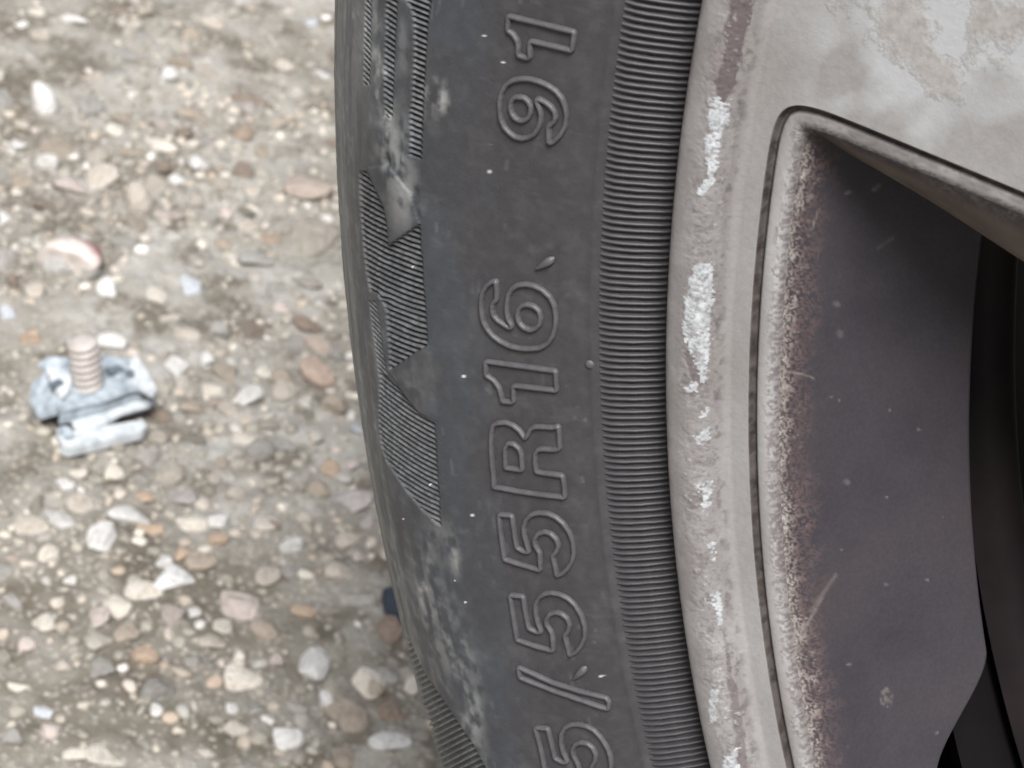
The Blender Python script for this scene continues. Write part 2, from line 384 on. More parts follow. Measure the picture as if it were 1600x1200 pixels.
VIEW_AZ = math.atan2(_r[1], _r[0])           # which way image-right runs on the ground
for px, py, w, h, col in KEY:
    g = at_ground(px, py); dep = (g - CAM) @ _f; s = dep / FPX
    w, h = w * 1.18, h * 1.18; hx = w * s / 2
    hy = h * s / 2 / 0.85
    hz = min(hx, hy) * RNG.uniform(0.5, 0.75) * (0.7 if w > 58 else 1.0)
    c = g.copy(); c[2] = GZ + ground_height(g[0:1], g[1:2])[0] + hz * 0.22
    put_pebble(c, hx * 1.05, hy * 1.05, hz, col, RNG, VIEW_AZ + RNG.uniform(-0.35, 0.35))
    taken.append((c[0], c[1], max(hx, hy)))

# scatter: everything else that lies in the patch; the biggest as pebbles of their own, the rest one mass
quad = np.array([at_ground(*q)[:2] for q in ((-60, -60), (600, -60), (760, 1260), (-60, 1260))])
PAL = [BEIGE] * 6 + [TAN] * 5 + [GREY] * 6 + [CREAM] * 4 + [MAUVE] * 3 + [PINK] * 2 + [BROWN] * 2 + [WHITE] * 2 + [ORANGE]
cell = {}
def can_put(x, y, r, k=0.82):
    ci, cj = int(x / 0.02), int(y / 0.02)
    for a in (-1, 0, 1):
        for b_ in (-1, 0, 1):
            for (qx, qy, qr) in cell.get((ci + a, cj + b_), ()):
                if (qx - x) ** 2 + (qy - y) ** 2 < ((qr + r) * k) ** 2: return False
    return True
def occupy(x, y, r): cell.setdefault((int(x / 0.02), int(y / 0.02)), []).append((x, y, r))
for t in taken: occupy(*t)
CLIP_XY = at_ground(145, 630)[:2]; occupy(CLIP_XY[0], CLIP_XY[1], 0.012)
lo, hi = quad.min(0) - 0.02, quad.max(0) + 0.02
def in_view(x, y, pad=0.0):
    return sdf(np.array([x]), np.array([y]), quad)[0] > -pad
gritV, gritF, gritC, off = [], [], [], 0
sizes = np.r_[np.sort(RNG.uniform(0.0022, 0.0048, 620))[::-1], np.sort(RNG.uniform(0.0010, 0.0022, 6500))[::-1], np.sort(RNG.uniform(0.0004, 0.0010, 6000))[::-1]]
for r in sizes:
    for _ in range(4):
        x, y = RNG.uniform(lo[0], hi[0]), RNG.uniform(lo[1], hi[1])
        if in_view(x, y, 0.02) and can_put(x, y, r): break
    else: continue
    dens = fbm(np.array([x * 24]), np.array([y * 24]), 3, 21)[0]
    if dens < 0.49 and RNG.uniform() < (0.92 if r > 0.001 else 0.6): continue
    occupy(x, y, r)
    col = np.array(PAL[RNG.integers(len(PAL))]) * RNG.uniform(0.72, 1.0); mt_ = min(1.0, 0.35 + max(0, (0.003 - r)) * 260); mat_ = np.array((0.30, 0.28, 0.24)) * RNG.uniform(0.5, 1.25)
    if r < 0.0026 and RNG.uniform() < 0.55: col = mat_
    col = col * (1 - 0.55 * mt_) + np.array((0.33, 0.305, 0.26)) * 0.55 * mt_
    zz = GZ + ground_height(np.array([x]), np.array([y]))[0]
    ax = np.array([r * RNG.uniform(0.85, 1.3), r * RNG.uniform(0.75, 1.05), r * RNG.uniform(0.45, 0.75)])
    if r > 0.0022 and n_peb < 300 and in_view(x, y, 0.0):
        put_pebble((x, y, zz + ax[2] * 0.15), *ax, col, RNG)
    else:
        Vp = pebble_shape(IV1, RNG, 3) * ax
        a = RNG.uniform(0, 6.28); ca, sa = math.cos(a), math.sin(a)
        Vp = np.stack([Vp[:, 0] * ca - Vp[:, 1] * sa, Vp[:, 0] * sa + Vp[:, 1] * ca, Vp[:, 2]], -1) + [x, y, zz + ax[2] * 0.12]
        gritV.append(Vp); gritF.append(IF1 + off); gritC.append(np.tile(col, (len(Vp), 1))); off += len(Vp)
pool = [pebble_shape(IV1, RNG, 4) for _ in range(14)]; cxy = quad.mean(0)
for _ in range(5200):
    rr = abs(RNG.normal(0, 0.30)); aa = RNG.uniform(0, 6.28); x, y = cxy[0] + rr * math.cos(aa), cxy[1] + rr * math.sin(aa)
    if in_view(x, y, 0.018) or (abs(y) < 0.10 and -0.22 < x < 0.02): continue
    r = 0.0012 + 0.0034 * RNG.uniform() ** 2.5; a = RNG.uniform(0, 6.28); ca, sa = math.cos(a), math.sin(a)
    Vp = pool[int(RNG.integers(14))] * [r * 1.1, r * 0.9, r * 0.6]; inside = gx[0] < x < gx[-1] and gy[0] < y < gy[-1]
    Vp = np.stack([Vp[:, 0] * ca - Vp[:, 1] * sa, Vp[:, 0] * sa + Vp[:, 1] * ca, Vp[:, 2]], -1) + [x, y, GZ + r * 0.1 + (ground_height(np.array([x]), np.array([y]))[0] if inside else 0)]
    col = np.array(PAL[RNG.integers(len(PAL))]) * RNG.uniform(0.7, 1.0)
    gritV.append(Vp); gritF.append(IF1 + off); gritC.append(np.tile(col, (len(Vp), 1))); off += len(Vp)
me = make_mesh('grit', np.concatenate(gritV), np.concatenate(gritF)); set_col(me, np.concatenate(gritC))
link('grit', me, M_GRIT, None, kind='stuff', label='fine mixed grit and small stones bedded in the concrete', category='gravel')

# ------------------------------------------------------------------ wheel: tyre
wheel = link('car_wheel', None, None, None, label='car wheel with black tyre and corroded silver alloy rim', category='wheel')
wheel.location = (0, 0, 0)

SIDE = [(0.2200, -0.0062), (0.2222, -0.0040), (0.2255, -0.0020), (0.2286, -0.0007), (0.2320, 0.0002), (0.2400, 0.0010), (0.2500, 0.0016), (0.2580, 0.0), (0.2660, -0.0052),
        (0.2740, -0.0140), (0.2800, -0.0256), (0.2835, -0.0384), (0.2855, -0.0535), (0.2868, -0.0700), (0.2876, -0.1050)]
_fine = spline(SIDE, 3000)
_mono = _fine[:np.argmax(_fine[:, 0] > 0.2795)]
def f_side(R): return np.interp(R, _mono[:, 0], _mono[:, 1])
def df_side(R): return (f_side(R + 2e-4) - f_side(R - 2e-4)) / 4e-4
def at_side(px, py):
    """where the line of sight through an image point meets the sidewall"""
    x = np.zeros(np.shape(px))
    for _ in range(14):
        d = rays(px, py); t = (x - CAM[0]) / d[..., 0]; P = CAM + d * t[..., None]
        x = 0.5 * x + 0.5 * f_side(np.hypot(P[..., 1], P[..., 2]))
    return P
def side_normal(P):
    R = np.hypot(P[..., 1], P[..., 2]); k = -df_side(R)
    n = np.stack([np.ones_like(R), k * P[..., 1] / R, k * P[..., 2] / R], -1)
    return n / np.linalg.norm(n, axis=-1, keepdims=True)

DUST = np.array([0.33, 0.335, 0.325]); RUBC = np.array([0.0385, 0.0370, 0.0400]); SKYC = np.array([0.0410, 0.0450, 0.0530])
SPECKS = [(766,268,3.6),(768,225,1.8),(757,295,2.0),(787,97,2.4),(642,419,2.6),(725,588,2.2),(738,805,3.6),(735,799,2.6),(711,907,1.9),(727,941,2.4),(938,1057,2.6),(945,1055,2.2),(933,1085,1.9),(670,759,1.9),(661,759,2.0),(630,811,2.2),(757,55,1.8)]
def tyre_colour(P, px, py):
    R = np.hypot(P[..., 1], P[..., 2]); th = np.arctan2(P[..., 2], P[..., 1]); s = th * 260
    m = np.cumsum(np.r_[0, np.zeros(0)])
    q = px                                                    # distance across the sidewall as laid out
    v = R * 1000 + np.where(R > 0.27, -P[..., 0] * 1000, 0)   # mm out along the profile
    n1 = fbm(s * 0.10, v * 0.25, 4, 31); n2 = fbm(s * 0.05, v * 0.9, 4, 37); n3 = fbm(s * 0.6, v * 0.8, 4, 41)
    sky_tint = smooth(0.2385, 0.249, R) * (0.35 + 0.9 * smooth(0.35, 0.65, n1))  # bluish sky reflection on the outer sidewall, put into the colour
    C = RUBC * (1 - np.clip(sky_tint, 0, 1)[..., None]) + SKYC * np.clip(sky_tint, 0, 1)[..., None]
    out = smooth(0.2545, 0.2675, R + 0.006 * (n1 - 0.5))
    streak = smooth(0.42, 0.72, n2) * 0.7 + smooth(0.5, 0.75, n3) * 0.35
    d = out * (0.20 + 0.34 * streak)
    d = d + smooth(0.249, 0.258, R) * smooth(0.62, 0.80, n3) * smooth(0.48, 0.7, n1) * 0.25      # chalky scuffs
    d = d + 0.03 * smooth(0.5, 0.8, n3)
    for (cx, cy, rx, ry, k) in ((680, 150, 20, 26, 0.55), (690, 165, 12, 30, 0.35), (625, 240, 26, 55, 0.30), (632, 315, 20, 45, 0.40), (606, 210, 18, 50, 0.28), (738, 1110, 14, 40, 0.42), (722, 1030, 22, 30, 0.30), (665, 950, 30, 70, 0.30),
                              (700, 1000, 26, 60, 0.22), (712, 870, 8, 30, 0.35), (690, 840, 30, 30, 0.18), (592, 60, 10, 110, 0.30), (628, 60, 10, 80, 0.22), (650, 600, 30, 40, 0.12), (745, 1150, 12, 60, 0.25)):
        d = d + k * np.exp(-(((px - cx) / rx) ** 2 + ((py - cy) / ry) ** 2)) * smooth(0.36, 0.62, n3 * 0.6 + n2 * 0.4)
    film = smooth(0.45, 0.75, fbm(s * 0.30, v * 0.35, 5, 47)) * 0.022 + smooth(0.66, 0.80, fbm(s * 1.1, v * 0.5, 4, 53)) * 0.03
    scr = smooth(0.735, 0.775, fbm(s * 0.22 + v * 0.05, v * 2.2, 4, 57)) * 0.10 * smooth(0.4, 0.6, n1)      # faint scratches round the wall
    d = np.clip(d + film + scr, 0, 0.85)[..., None]
    C = C * (1 - d) + DUST * d
    for cx, cy, r in SPECKS:
        r = r * 0.72
        if r < 1.2: continue
        k = smooth(1.25, 0.7, np.hypot((px - cx), (py - cy) * 1.1) / r)[..., None]
        if k.max() > 0: C = C * (1 - k) + np.array([0.55, 0.55, 0.53]) * k
    return C

TA, TB = 172.0, 224.0                                     # the stretch of the wheel that is seen close up
thA = theta_samples(TA, TB, 0.040, 1.5)
# sidewall from the bead to the edge of the patterned shoulder, and the hidden inner half
R_SPLIT = 0.2490
iS = np.argmax(_fine[:, 0] > R_SPLIT)
prof1 = _fine[np.unique(np.r_[np.arange(0, iS, 8), iS])]
ridge = 0.00022 * np.exp(-((prof1[:, 0] - 0.2291) / 0.00025) ** 2) - 0.00042 * smooth(0.2289, 0.2282, prof1[:, 0])
P1 = polar((prof1[:, 1] + ridge)[:, None], prof1[:, 0][:, None], thA[None, :])
px1, py1 = project(P1)
bead = np.array([(0.206, -0.016), (0.2175, -0.0135), (0.2190, -0.0095)])
def flatten(P):
    """tread pressed flat on the ground"""
    z = P[..., 2]; low = smooth(GZ + 0.03, GZ, z)
    P = P.copy(); P[..., 2] = np.maximum(z, GZ - 0.0005)
    P[..., 0] = P[..., 0] + low * 0.006 * np.sign(P[..., 0] + 0.105) * smooth(0.283, 0.262, np.hypot(P[..., 1], z))
    return P
Pb = polar(bead[:, 1][:, None], bead[:, 0][:, None], thA[None, :])
Vt = np.concatenate([Pb, P1], 0); pxt, pyt = project(Vt)
me = make_mesh('tyre', flatten(Vt), grid_faces(len(Vt), len(thA), True)); set_col(me, tyre_colour(Vt, pxt, pyt))
tyre = link('tyre', me, M_RUB, wheel, label='black rubber tyre reading 5/55R16 91 in outlined raised characters')

# patterned shoulder: a fine sheet with its grooves really cut in
thB = theta_samples(TA, TB, 0.0235, 1.5)
iE = np.argmax(_fine[:, 1] < -0.050)
prof2 = np.concatenate([_fine[iS:iE:4], _fine[iE:][::60]])
d2 = np.gradient(prof2, axis=0); n2 = np.stack([d2[:, 0], -d2[:, 1]], -1); n2 /= np.linalg.norm(n2, axis=1)[:, None]   # (x, R) parts of the outward normal
P2 = polar(prof2[:, 1][:, None], prof2[:, 0][:, None], thB[None, :])
px2, py2 = project(P2)
facing = np.ones_like(px2)
H = np.zeros_like(px2); RD = np.zeros_like(px2)
near = (thB > math.radians(TA)) & (thB < math.radians(TB)); near = near[None, :] & (prof2[:, 1] > -0.06)[:, None]
def groove(ph, width, soft):
    t = np.abs(ph - np.round(ph)) * 2                   # 0 at a groove's middle, 1 at a ridge's
    return 1 - smooth(width - soft, width + soft, t)
def bend(x, x0, a, q): d = np.clip(x - x0, -40, 140); return a * d - q * d * d              # the leaf ridges curve as they run out
P_LEAF1 = [(561,267),(572,269),(582,288),(592,305),(600,325),(605,350),(607,385),(655,351),(659,410),(663,470),(668,538),(608,579),(606,540),(602,485),(592,460),(578,455),(572,430),(567,380),(563,330)]
P_LEAF2 = [(594,583),(605,589),(620,605),(640,630),(655,648),(672,658),(679,662),(681,700),(683,740),(686,780),(688,823),(676,814),(655,793),(636,770),(618,744),(604,722),(597,705),(593,680),(591,650),(592,615)]
P_STRIP = [(576,470),(588,470),(594,510),(600,560),(606,590),(592,590),(586,540)]
P_COL1 = [(632,-80),(674,-80),(672,0),(666,60),(661,140),(657,249),(640,243),(641,180),(645,120),(647,60),(644,20),(634,0)]
P_COL2 = [(604,-80),(622,-80),(620,0),(617,60),(614,150),(612,187),(599,182),(600,120),(602,60)]
P_COL3 = [(572,-80),(581,-80),(580,0),(579,70),(577,134),(568,132),(569,70),(571,0)]
P_LOW = [(631,995),(640,1000),(655,1035),(667,1058),(690,1092),(715,1130),(740,1166),(765,1215),(790,1262),(712,1262),(694,1210),(677,1160),(664,1120),(657,1080),(645,1040)]
P_TRI = [(610,581),(670,540),(676,585),(681,640),(681,658),(655,644),(632,615)]
wob = (fbm(px2 * 0.05, py2 * 0.05, 2, 51) - 0.5) * 1.2
for poly, fn, pitch, wd, dep, top in (
        (P_LEAF1, lambda x, y: y - bend(x, 565, 0.60, 0.0016), 8.6, 0.46, 0.00095, 0.00022), (P_LEAF2, lambda x, y: y - bend(x, 592, 0.85, 0.0022), 7.9, 0.46, 0.00075, 0.00018), (P_STRIP, lambda x, y: y - 1.0 * x, 7.0, 0.40, 0.00030, 0.00008),
        (P_COL1, lambda x, y: y - 0.42 * x, 9.0, 0.48, 0.00110, 0.00018), (P_COL2, lambda x, y: y - 0.62 * x, 9.0, 0.46, 0.00090, 0.00015), (P_COL3, lambda x, y: y - 1.05 * x, 8.8, 0.44, 0.00075, 0.00010),
        (P_LOW, lambda x, y: y + 0.50 * x, 10.3, 0.52, 0.00050, 0.00003)):
    b = np.array(poly); sel = near & (px2 > b[:, 0].min() - 4) & (px2 < b[:, 0].max() + 4) & (py2 > b[:, 1].min() - 4) & (py2 < b[:, 1].max() + 4)
    x, y = px2[sel], py2[sel]
    ins = smooth(-0.8, 0.8, sdf(x, y, poly) + 0.6 * wob[sel])
    worn = 0.55 + 0.45 * smooth(0.30, 0.50, fbm(x * 0.09, y * 0.09, 3, 77))
    low = poly is P_LOW; g = groove((fn(x, y) + (0 if low else wob[sel])) / pitch, wd, 0.30 if low else 0.17); RD[sel] = np.maximum(RD[sel], ins * (1 - g))
    if low: worn = 1.0
    H[sel] -= ins * (top + dep * g * worn)
sel = near & (px2 > 600) & (px2 < 690) & (py2 > 530) & (py2 < 670)
H[sel] += 0.00022 * smooth(-0.8, 0.8, sdf(px2[sel], py2[sel], P_TRI)) * smooth(690, 640, px2[sel])
sel = near & (px2 > 560) & (px2 < 665) & (py2 > 255) & (py2 < 395)
P_PLATE = [(575,262),(606,258),(640,300),(656,349),(608,384),(606,350),(600,322),(588,295)]
H[sel] += 0.00022 * smooth(-0.8, 0.8, sdf(px2[sel], py2[sel], P_PLATE)) * smooth(0, 40, sdf(px2[sel], py2[sel], [(500, 230), (700, 230), (700, 420), (500, 420)]))
# two worn ribs round the shoulder, scuffs and gouges
v_mm = np.r_[0, np.cumsum(np.hypot(*np.diff(prof2, axis=0).T))] * 1000
k0 = np.argmin(np.abs(px2[:, np.argmin(np.abs(thB - math.radians(199)))] - 0)) if False else None
jr = int(np.argmin(np.abs(prof2[:, 0] - 0.2806)))
H += (0.00035 * np.exp(-((v_mm - v_mm[jr]) / 0.55) ** 2))[:, None]
S2 = thB[None, :] * 260
sc1 = fbm(S2 * 0.35 + 0 * v_mm[:, None], v_mm[:, None] * 0.9 + 0 * S2, 4, 61); sc2 = fbm(S2 * 1.6 + 0 * v_mm[:, None], v_mm[:, None] * 2.0 + 0 * S2, 3, 67)
scuff = smooth(0.2560, 0.2660, prof2[:, 0])[:, None] * near
H += scuff * (0.00016 * (sc1 - 0.5) + 0.00008 * (sc2 - 0.5))
for cx, cy, rx, ry, dp in ((603,255,6,9,0.0005),(598,180,5,14,0.0003),(632,250,5,7,-0.0005),(596,463,6,7,-0.0003),(622,232,7,30,0.0002),(648,300,5,8,0.0003),(660,330,4,10,-0.0002)):
    H -= dp * np.exp(-(((px2 - cx) / rx) ** 2 + ((py2 - cy) / ry) ** 2)) * near
# far side of the tyre, out of sight, mirrored
P2d = P2 + np.stack([H * n2[:, 0][:, None], H * n2[:, 1][:, None] * np.cos(thB), H * n2[:, 1][:, None] * np.sin(thB)], -1)
Cc = tyre_colour(P2, px2, py2); rd = (RD * (0.10 + 0.14 * smooth(0.4, 0.65, sc2)))[..., None]; Cc = Cc * (1 - rd) + DUST * rd
me = make_mesh('patterned_shoulder', flatten(P2d), grid_faces(len(prof2), len(thB), True)); set_col(me, Cc)
link('patterned_shoulder', me, M_RUB, tyre)
thC = np.radians(np.arange(0, 360, 1.0))
back = _fine[::50][::-1].copy(); back[:, 1] = -0.21 - back[:, 1]
tread = [(0.2876, -0.105)]
for xg in (-0.085, -0.125):                                     # long grooves round the tread
    tread += [(0.2877, xg + 0.005 * np.sign(-0.105 - xg) * 0), ]
tr = np.array([(0.2876, -0.105)])
Pk = polar(np.r_[-0.1049, back[:, 1]][:, None], np.r_[0.2876, back[:, 0]][:, None], thC[None, :])
me = make_mesh('inner_sidewall', flatten(Pk), grid_faces(len(Pk), len(thC), True)); set_col(me, np.broadcast_to(RUBC, Pk.shape).copy())
link('inner_sidewall', me, M_RUB, tyre)

# ribbed band next to the rim: the ribs in view one by one, the rest of the ring as one piece
N_RIB = 1780; dth = 2 * math.pi / N_RIB
def rib_verts(a0, wear=None):
    Rs = np.linspace(0.2188, 0.2284, 9); rows = []
    for k, R in enumerate(Rs):
        t = k / 8; hgt = 0.00034 * smooth(1.0, 0.90, t) + 0.00006
        x0_ = float(f_side(R)) - 0.00050 - max(0.0, 0.2203 - R) * 1.6
        if wear is not None: hgt = hgt * wear[k]
        for a, h in ((-0.40, 0), (-0.27, 0.72), (-0.08, 1.0), (0.08, 1.0), (0.27, 0.72), (0.40, 0)):
            rows.append(polar(x0_ + h * (hgt + 0.0003), R, np.array(a0 + a * dth * 0.90)))
    return np.array(rows)
RF = grid_faces(9, 6)[:, ::-1]
rib_me = [make_mesh('bead_rib', rib_verts(0.0, RNG.uniform(0.72, 1.12, 9)), RF) for _ in range(9)]
for m_ in rib_me: m_.materials.append(M_RIB)
k_lo, k_hi = int(math.radians(180.0) / dth), int(math.radians(212.0) / dth)
for k in range(k_lo, k_hi):
    o = link('bead_rib', rib_me[int(RNG.integers(9))], None, tyre); o.rotation_euler = (k * dth, 0, 0)
rest = [rib_verts(k * dth) for k in range(N_RIB) if not k_lo <= k < k_hi]
me = make_mesh('bead_rib_ring', np.concatenate(rest), np.concatenate([RF + 54 * k for k in range(len(rest))]))
link('bead_rib_ring', me, M_RIB, tyre, kind='stuff')

# raised outlined characters
def loop(ox, oy, pts): return [(ox + x / 10, oy + y / 10) for x, y in pts]
CH = [
 ('raised_digit', [loop(760, 0, [(355,245),(1385,495),(1345,785),(715,640),(690,660),(695,890),(640,905),(520,865),(505,800),(515,720),(490,620),(430,530),(345,465),(345,400)])]),
 ('raised_digit', [loop(760, 110, [(985,1130),(1060,1110),(1160,1010),(1240,860),(1260,700),(1240,560),(1190,430),(1090,310),(960,225),(820,165),(680,130),(560,125),(430,150),(320,220),(245,340),(220,480),(220,620),(240,760),(290,880),(370,970),(460,1035),(560,1060),(660,1045),(760,990),(820,900),(860,790),(865,680),(840,580),(805,500),(800,450),(840,445),(930,490),(1020,560),(1075,640),(1090,720),(1070,790),(1010,840),(980,880),(985,1000)]),
                   loop(760, 110, [(500,410),(600,420),(670,480),(710,560),(705,650),(670,730),(600,780),(530,780),(460,740),(410,670),(385,580),(395,490),(440,425)])]),
 ('raised_digit', [loop(740, 390, [(365,485),(290,500),(215,560),(150,660),(130,780),(130,900),(145,1030),(165,1120),(220,1230),(310,1340),(430,1430),(580,1500),(740,1540),(900,1545),(1040,1530),(1170,1460),(1245,1340),(1285,1200),(1295,1050),(1270,870),(1200,730),(1080,620),(960,560),(830,535),(700,550),(610,610),(555,700),(530,830),(530,970),(555,1080),(610,1170),(600,1210),(560,1210),(480,1160),(390,1100),(320,1020),(300,920),(310,830),(370,770),(375,660)]),
                   loop(740, 450, [(850,250),(950,275),(1030,345),(1060,450),(1040,560),(980,625),(900,650),(800,615),(720,530),(695,420),(715,320),(770,270)])]),
 ('raised_digit', [loop(750, 540, [(100,240),(1195,390),(1205,695),(560,620),(530,640),(540,860),(500,880),(360,860),(345,780),(310,650),(230,540),(130,470),(105,440)])]),
 ('raised_letter', [loop(750, 650, [(215,140),(300,100),(420,95),(530,140),(620,210),(680,290),(715,345),(755,290),(800,200),(870,160),(1000,165),(1150,175),(1235,150),(1250,300),(1255,500),(1150,520),(1000,505),(920,520),(875,580),(870,720),(890,860),(1000,885),(1150,900),(1300,925),(1320,1050),(1335,1265),(1200,1250),(900,1215),(600,1170),(350,1120),(230,1105),(220,950),(200,750),(185,560),(180,400),(190,250)]),
                    loop(750, 650, [(450,420),(540,430),(620,500),(660,600),(670,840),(540,820),(410,800),(405,650),(400,500)])]),
 ('raised_digit', [loop(770, 790, [(105,130),(310,150),(335,320),(360,520),(390,650),(500,710),(575,715),(545,600),(500,450),(490,330),(530,210),(620,130),(740,105),(870,115),(1000,175),(1110,270),(1200,400),(1260,560),(1275,720),(1245,860),(1180,970),(1100,1050),(1010,1085),(985,950),(945,780),(1010,700),(1035,610),(1000,510),(920,430),(820,400),(720,430),(665,510),(665,590),(700,660),(745,730),(755,1000),(700,990),(450,915),(190,830),(160,600),(130,400)])]),
 ('raised_digit', [loop(780, 910, [(180,190),(385,210),(410,400),(455,640),(480,710),(600,770),(670,760),(620,640),(580,490),(580,330),(630,230),(720,170),(830,155),(960,180),(1080,240),(1190,340),(1290,500),(1345,680),(1345,840),(1290,980),(1210,1080),(1110,1130),(1075,980),(1035,820),(1090,740),(1110,650),(1070,550),(990,480),(890,460),(800,490),(745,570),(750,650),(830,770),(850,900),(855,1055),(800,1050),(550,980),(290,890),(250,650),(210,400)])]),
 ('raised_slash', [loop(800, 1000, [(108,415),(640,655),(1080,795),(1480,895),(1525,960),(1510,1065),(1400,1040),(900,865),(700,800),(138,578),(122,500)])]),
 ('raised_digit', [loop(820, 1080, [(170,560),(370,575),(420,780),(480,1040),(600,1100),(680,1090),(610,940),(575,800),(580,660),(640,560),(740,515),(850,510),(980,540),(1090,600),(1200,720),(1290,860),(1345,1010),(1360,1150),(1330,1300),(1240,1400),(1130,1450),(1100,1320),(1050,1170),(1110,1080),(1120,980),(1070,870),(990,810),(890,790),(800,820),(755,900),(770,1000),(830,1110),(870,1230),(875,1385),(810,1375),(560,1300),(320,1210),(280,1000),(230,780)])]),
]
def round_loop(pts, step=7.0, it=2):
    P = np.array(pts, float); out = []
    for a, b in zip(P, np.roll(P, -1, 0)):
        k = max(1, int(np.ceil(np.hypot(*(b - a)) / step)))
        for i in range(k): out.append(a + (b - a) * i / k)
    P = np.array(out)
    for _ in range(it):
        Q = np.roll(P, -1, 0); P = np.stack([0.75 * P + 0.25 * Q, 0.25 * P + 0.75 * Q], 1).reshape(-1, 2)
    return P
SEC = [(math.cos(a), math.sin(a)) for a in np.radians([-35, -5, 25, 55, 90, 125, 155, 185, 215])]
for ci, (nm, loops) in enumerate(CH):
    Vs, Fs, off = [], [], 0
    for lp in loops:
        q = round_loop(lp); P = at_side(q[:, 0], q[:, 1]); n = side_normal(P)
        t = np.roll(P, -1, 0) - np.roll(P, 1, 0); t /= np.linalg.norm(t, axis=1)[:, None]
        b = np.cross(n, t); m_ = len(P)
        wv = 1 + 0.16 * (fbm(np.arange(m_) * 0.11, np.full(m_, 3.0 * ci), 3, 90 + ci) - 0.5)
        ring = np.stack([P + b * (0.00033 * wv * c)[:, None] + n * (0.00054 * wv * s_)[:, None] for c, s_ in SEC], 0)
        Vs.append(ring.transpose(1, 0, 2).reshape(-1, 3)); k = len(SEC)
        f = grid_faces(m_ + 1, k); f = np.where(f >= m_ * k, f - m_ * k, f)
        Fs.append(f + off); off += m_ * k
    link(nm, make_mesh(nm, np.concatenate(Vs), np.concatenate(Fs)), M_LET, tyre)

# moulding whiskers and a round pip
def whisker(base, tip, r0):
    P = at_side(np.array([base[0], tip[0]]), np.array([base[1], tip[1]])); n = side_normal(P)
    ax = P[1] - P[0]; L = np.linalg.norm(ax); ax /= L; sd_ = np.cross(n[0], ax); rows = []
    for t, w, lift in ((-0.12, 0.25, 0.1), (0.0, 0.85, 0.5), (0.15, 1.0, 0.75), (0.4, 0.88, 0.9), (0.65, 0.62, 0.85), (0.88, 0.36, 0.7), (1.0, 0.06, 0.6)):
        c = P[0] + ax * L * t + n[0] * r0 * lift * 0.8
        rows += [c + (sd_ * math.cos(a) * w + n[0] * math.sin(a) * w * 0.8) * r0 for a in np.linspace(0, 2 * math.pi, 9)[:-1]]
    return make_mesh('moulding_whisker', np.array(rows), grid_faces(7, 8, True))
link('moulding_whisker', whisker((864, 404), (837, 420), 0.00050), M_LET, tyre)
link('moulding_whisker', whisker((915, 1043), (896, 1061), 0.00050), M_LET, tyre)
c = at_side(np.array([922.]), np.array([569.]))[0]; n = side_normal(c[None])[0]
pv = IV2 * 0.00055; pv = pv - np.outer(pv @ n, n) * 0.45 + c + n * 0.00005
link('moulding_pip', make_mesh('moulding_pip', pv, IF2), M_LET, tyre)

# ------------------------------------------------------------------ wheel: rim
FX = -0.0030                                                 # plane of the spoke face
LIP = [(0.2150, -0.0140), (0.2196, -0.0100), (0.2203, -0.0040), (0.2202, -0.0016), (0.2196, -0.0004), (0.2180, 0.0002), (0.2160, 0.0), (0.2152, -0.0005), (0.2146, -0.0012), (0.2141, -0.0019), (0.2136, -0.0025), (0.2131, FX + 0.0001), (0.2126, FX)]
lp = spline(LIP, 150)
thL = theta_samples(178.0, 214.0, 0.028, 1.5)
P = polar(lp[:, 1][:, None], lp[:, 0][:, None], thL[None, :]); pxl, pyl = project(P)
S = thL[None, :] * 217 + 0 * lp[:, :1]; Vv = np.r_[0, np.cumsum(np.hypot(*np.diff(lp, axis=0).T))][:, None] * 1000 + 0 * S
R_ = lp[:, 0][:, None] + 0 * S; front = (lp[:, 1] > -0.0042)[:, None]
band = smooth(0.2136, 0.2149, R_ + 0.0010 * (fbm(S * 0.35, Vv * 0.5, 3, 7) - 0.5)) * smooth(0.2188, 0.2166, R_ + 0.0022 * (fbm(S * 0.3, Vv * 0.3, 3, 8) - 0.5)) * front
n_a = fbm(S * 1.1, Vv * 1.3, 4, 12); n_b = fbm(S * 3.2, Vv * 3.2, 4, 15); n_c = fbm(S * 0.25, Vv * 0.6, 3, 19)
flake = np.zeros_like(S); stain = np.zeros_like(S)
for poly in ([(1108,158),(1122,152),(1132,168),(1143,155),(1136,195),(1122,218),(1120,255),(1116,285),(1096,306),(1090,297),(1106,270),(1104,230),(1108,195)],
             [(1084,416),(1112,408),(1114,470),(1109,530),(1106,585),(1098,600),(1088,575),(1076,545),(1068,520),(1071,470),(1078,440)],
             [(1073,598),(1090,600),(1088,612),(1074,612)], [(1107,850),(1117,848),(1117,874),(1108,868)], [(1112,930),(1124,928),(1131,972),(1124,975),(1116,950)], [(1110,1080),(1120,1082),(1118,1130),(1108,1125)],
             [(1130,1190),(1150,1170),(1156,1230),(1132,1230)], [(1098,640),(1108,636),(1106,650),(1094,652)], [(1085,680),(1108,668),(1108,690),(1090,695)], [(1096,760),(1112,752),(1110,790),(1098,800)]):
    flake = np.maximum(flake, smooth(-1.0, 1.0, sdf(pxl, pyl, poly) + 14 * (n_b - 0.5) + 8 * (n_a - 0.5)) * (0.30 + 0.70 * smooth(0.34, 0.52, n_b)))
flake = np.maximum(flake, 0.45 * band * smooth(0.62, 0.70, n_a * 0.4 + n_b * 0.6) * smooth(0.45, 0.6, n_c))
flake = flake * front
stain = np.maximum(stain, smooth(-2, 2, sdf(pxl, pyl, [(1138,-60),(1186,-60),(1178,0),(1166,60),(1150,128),(1138,162),(1122,168),(1118,140),(1128,90),(1136,20)]) + 16 * (n_a - 0.5)) * 0.95)
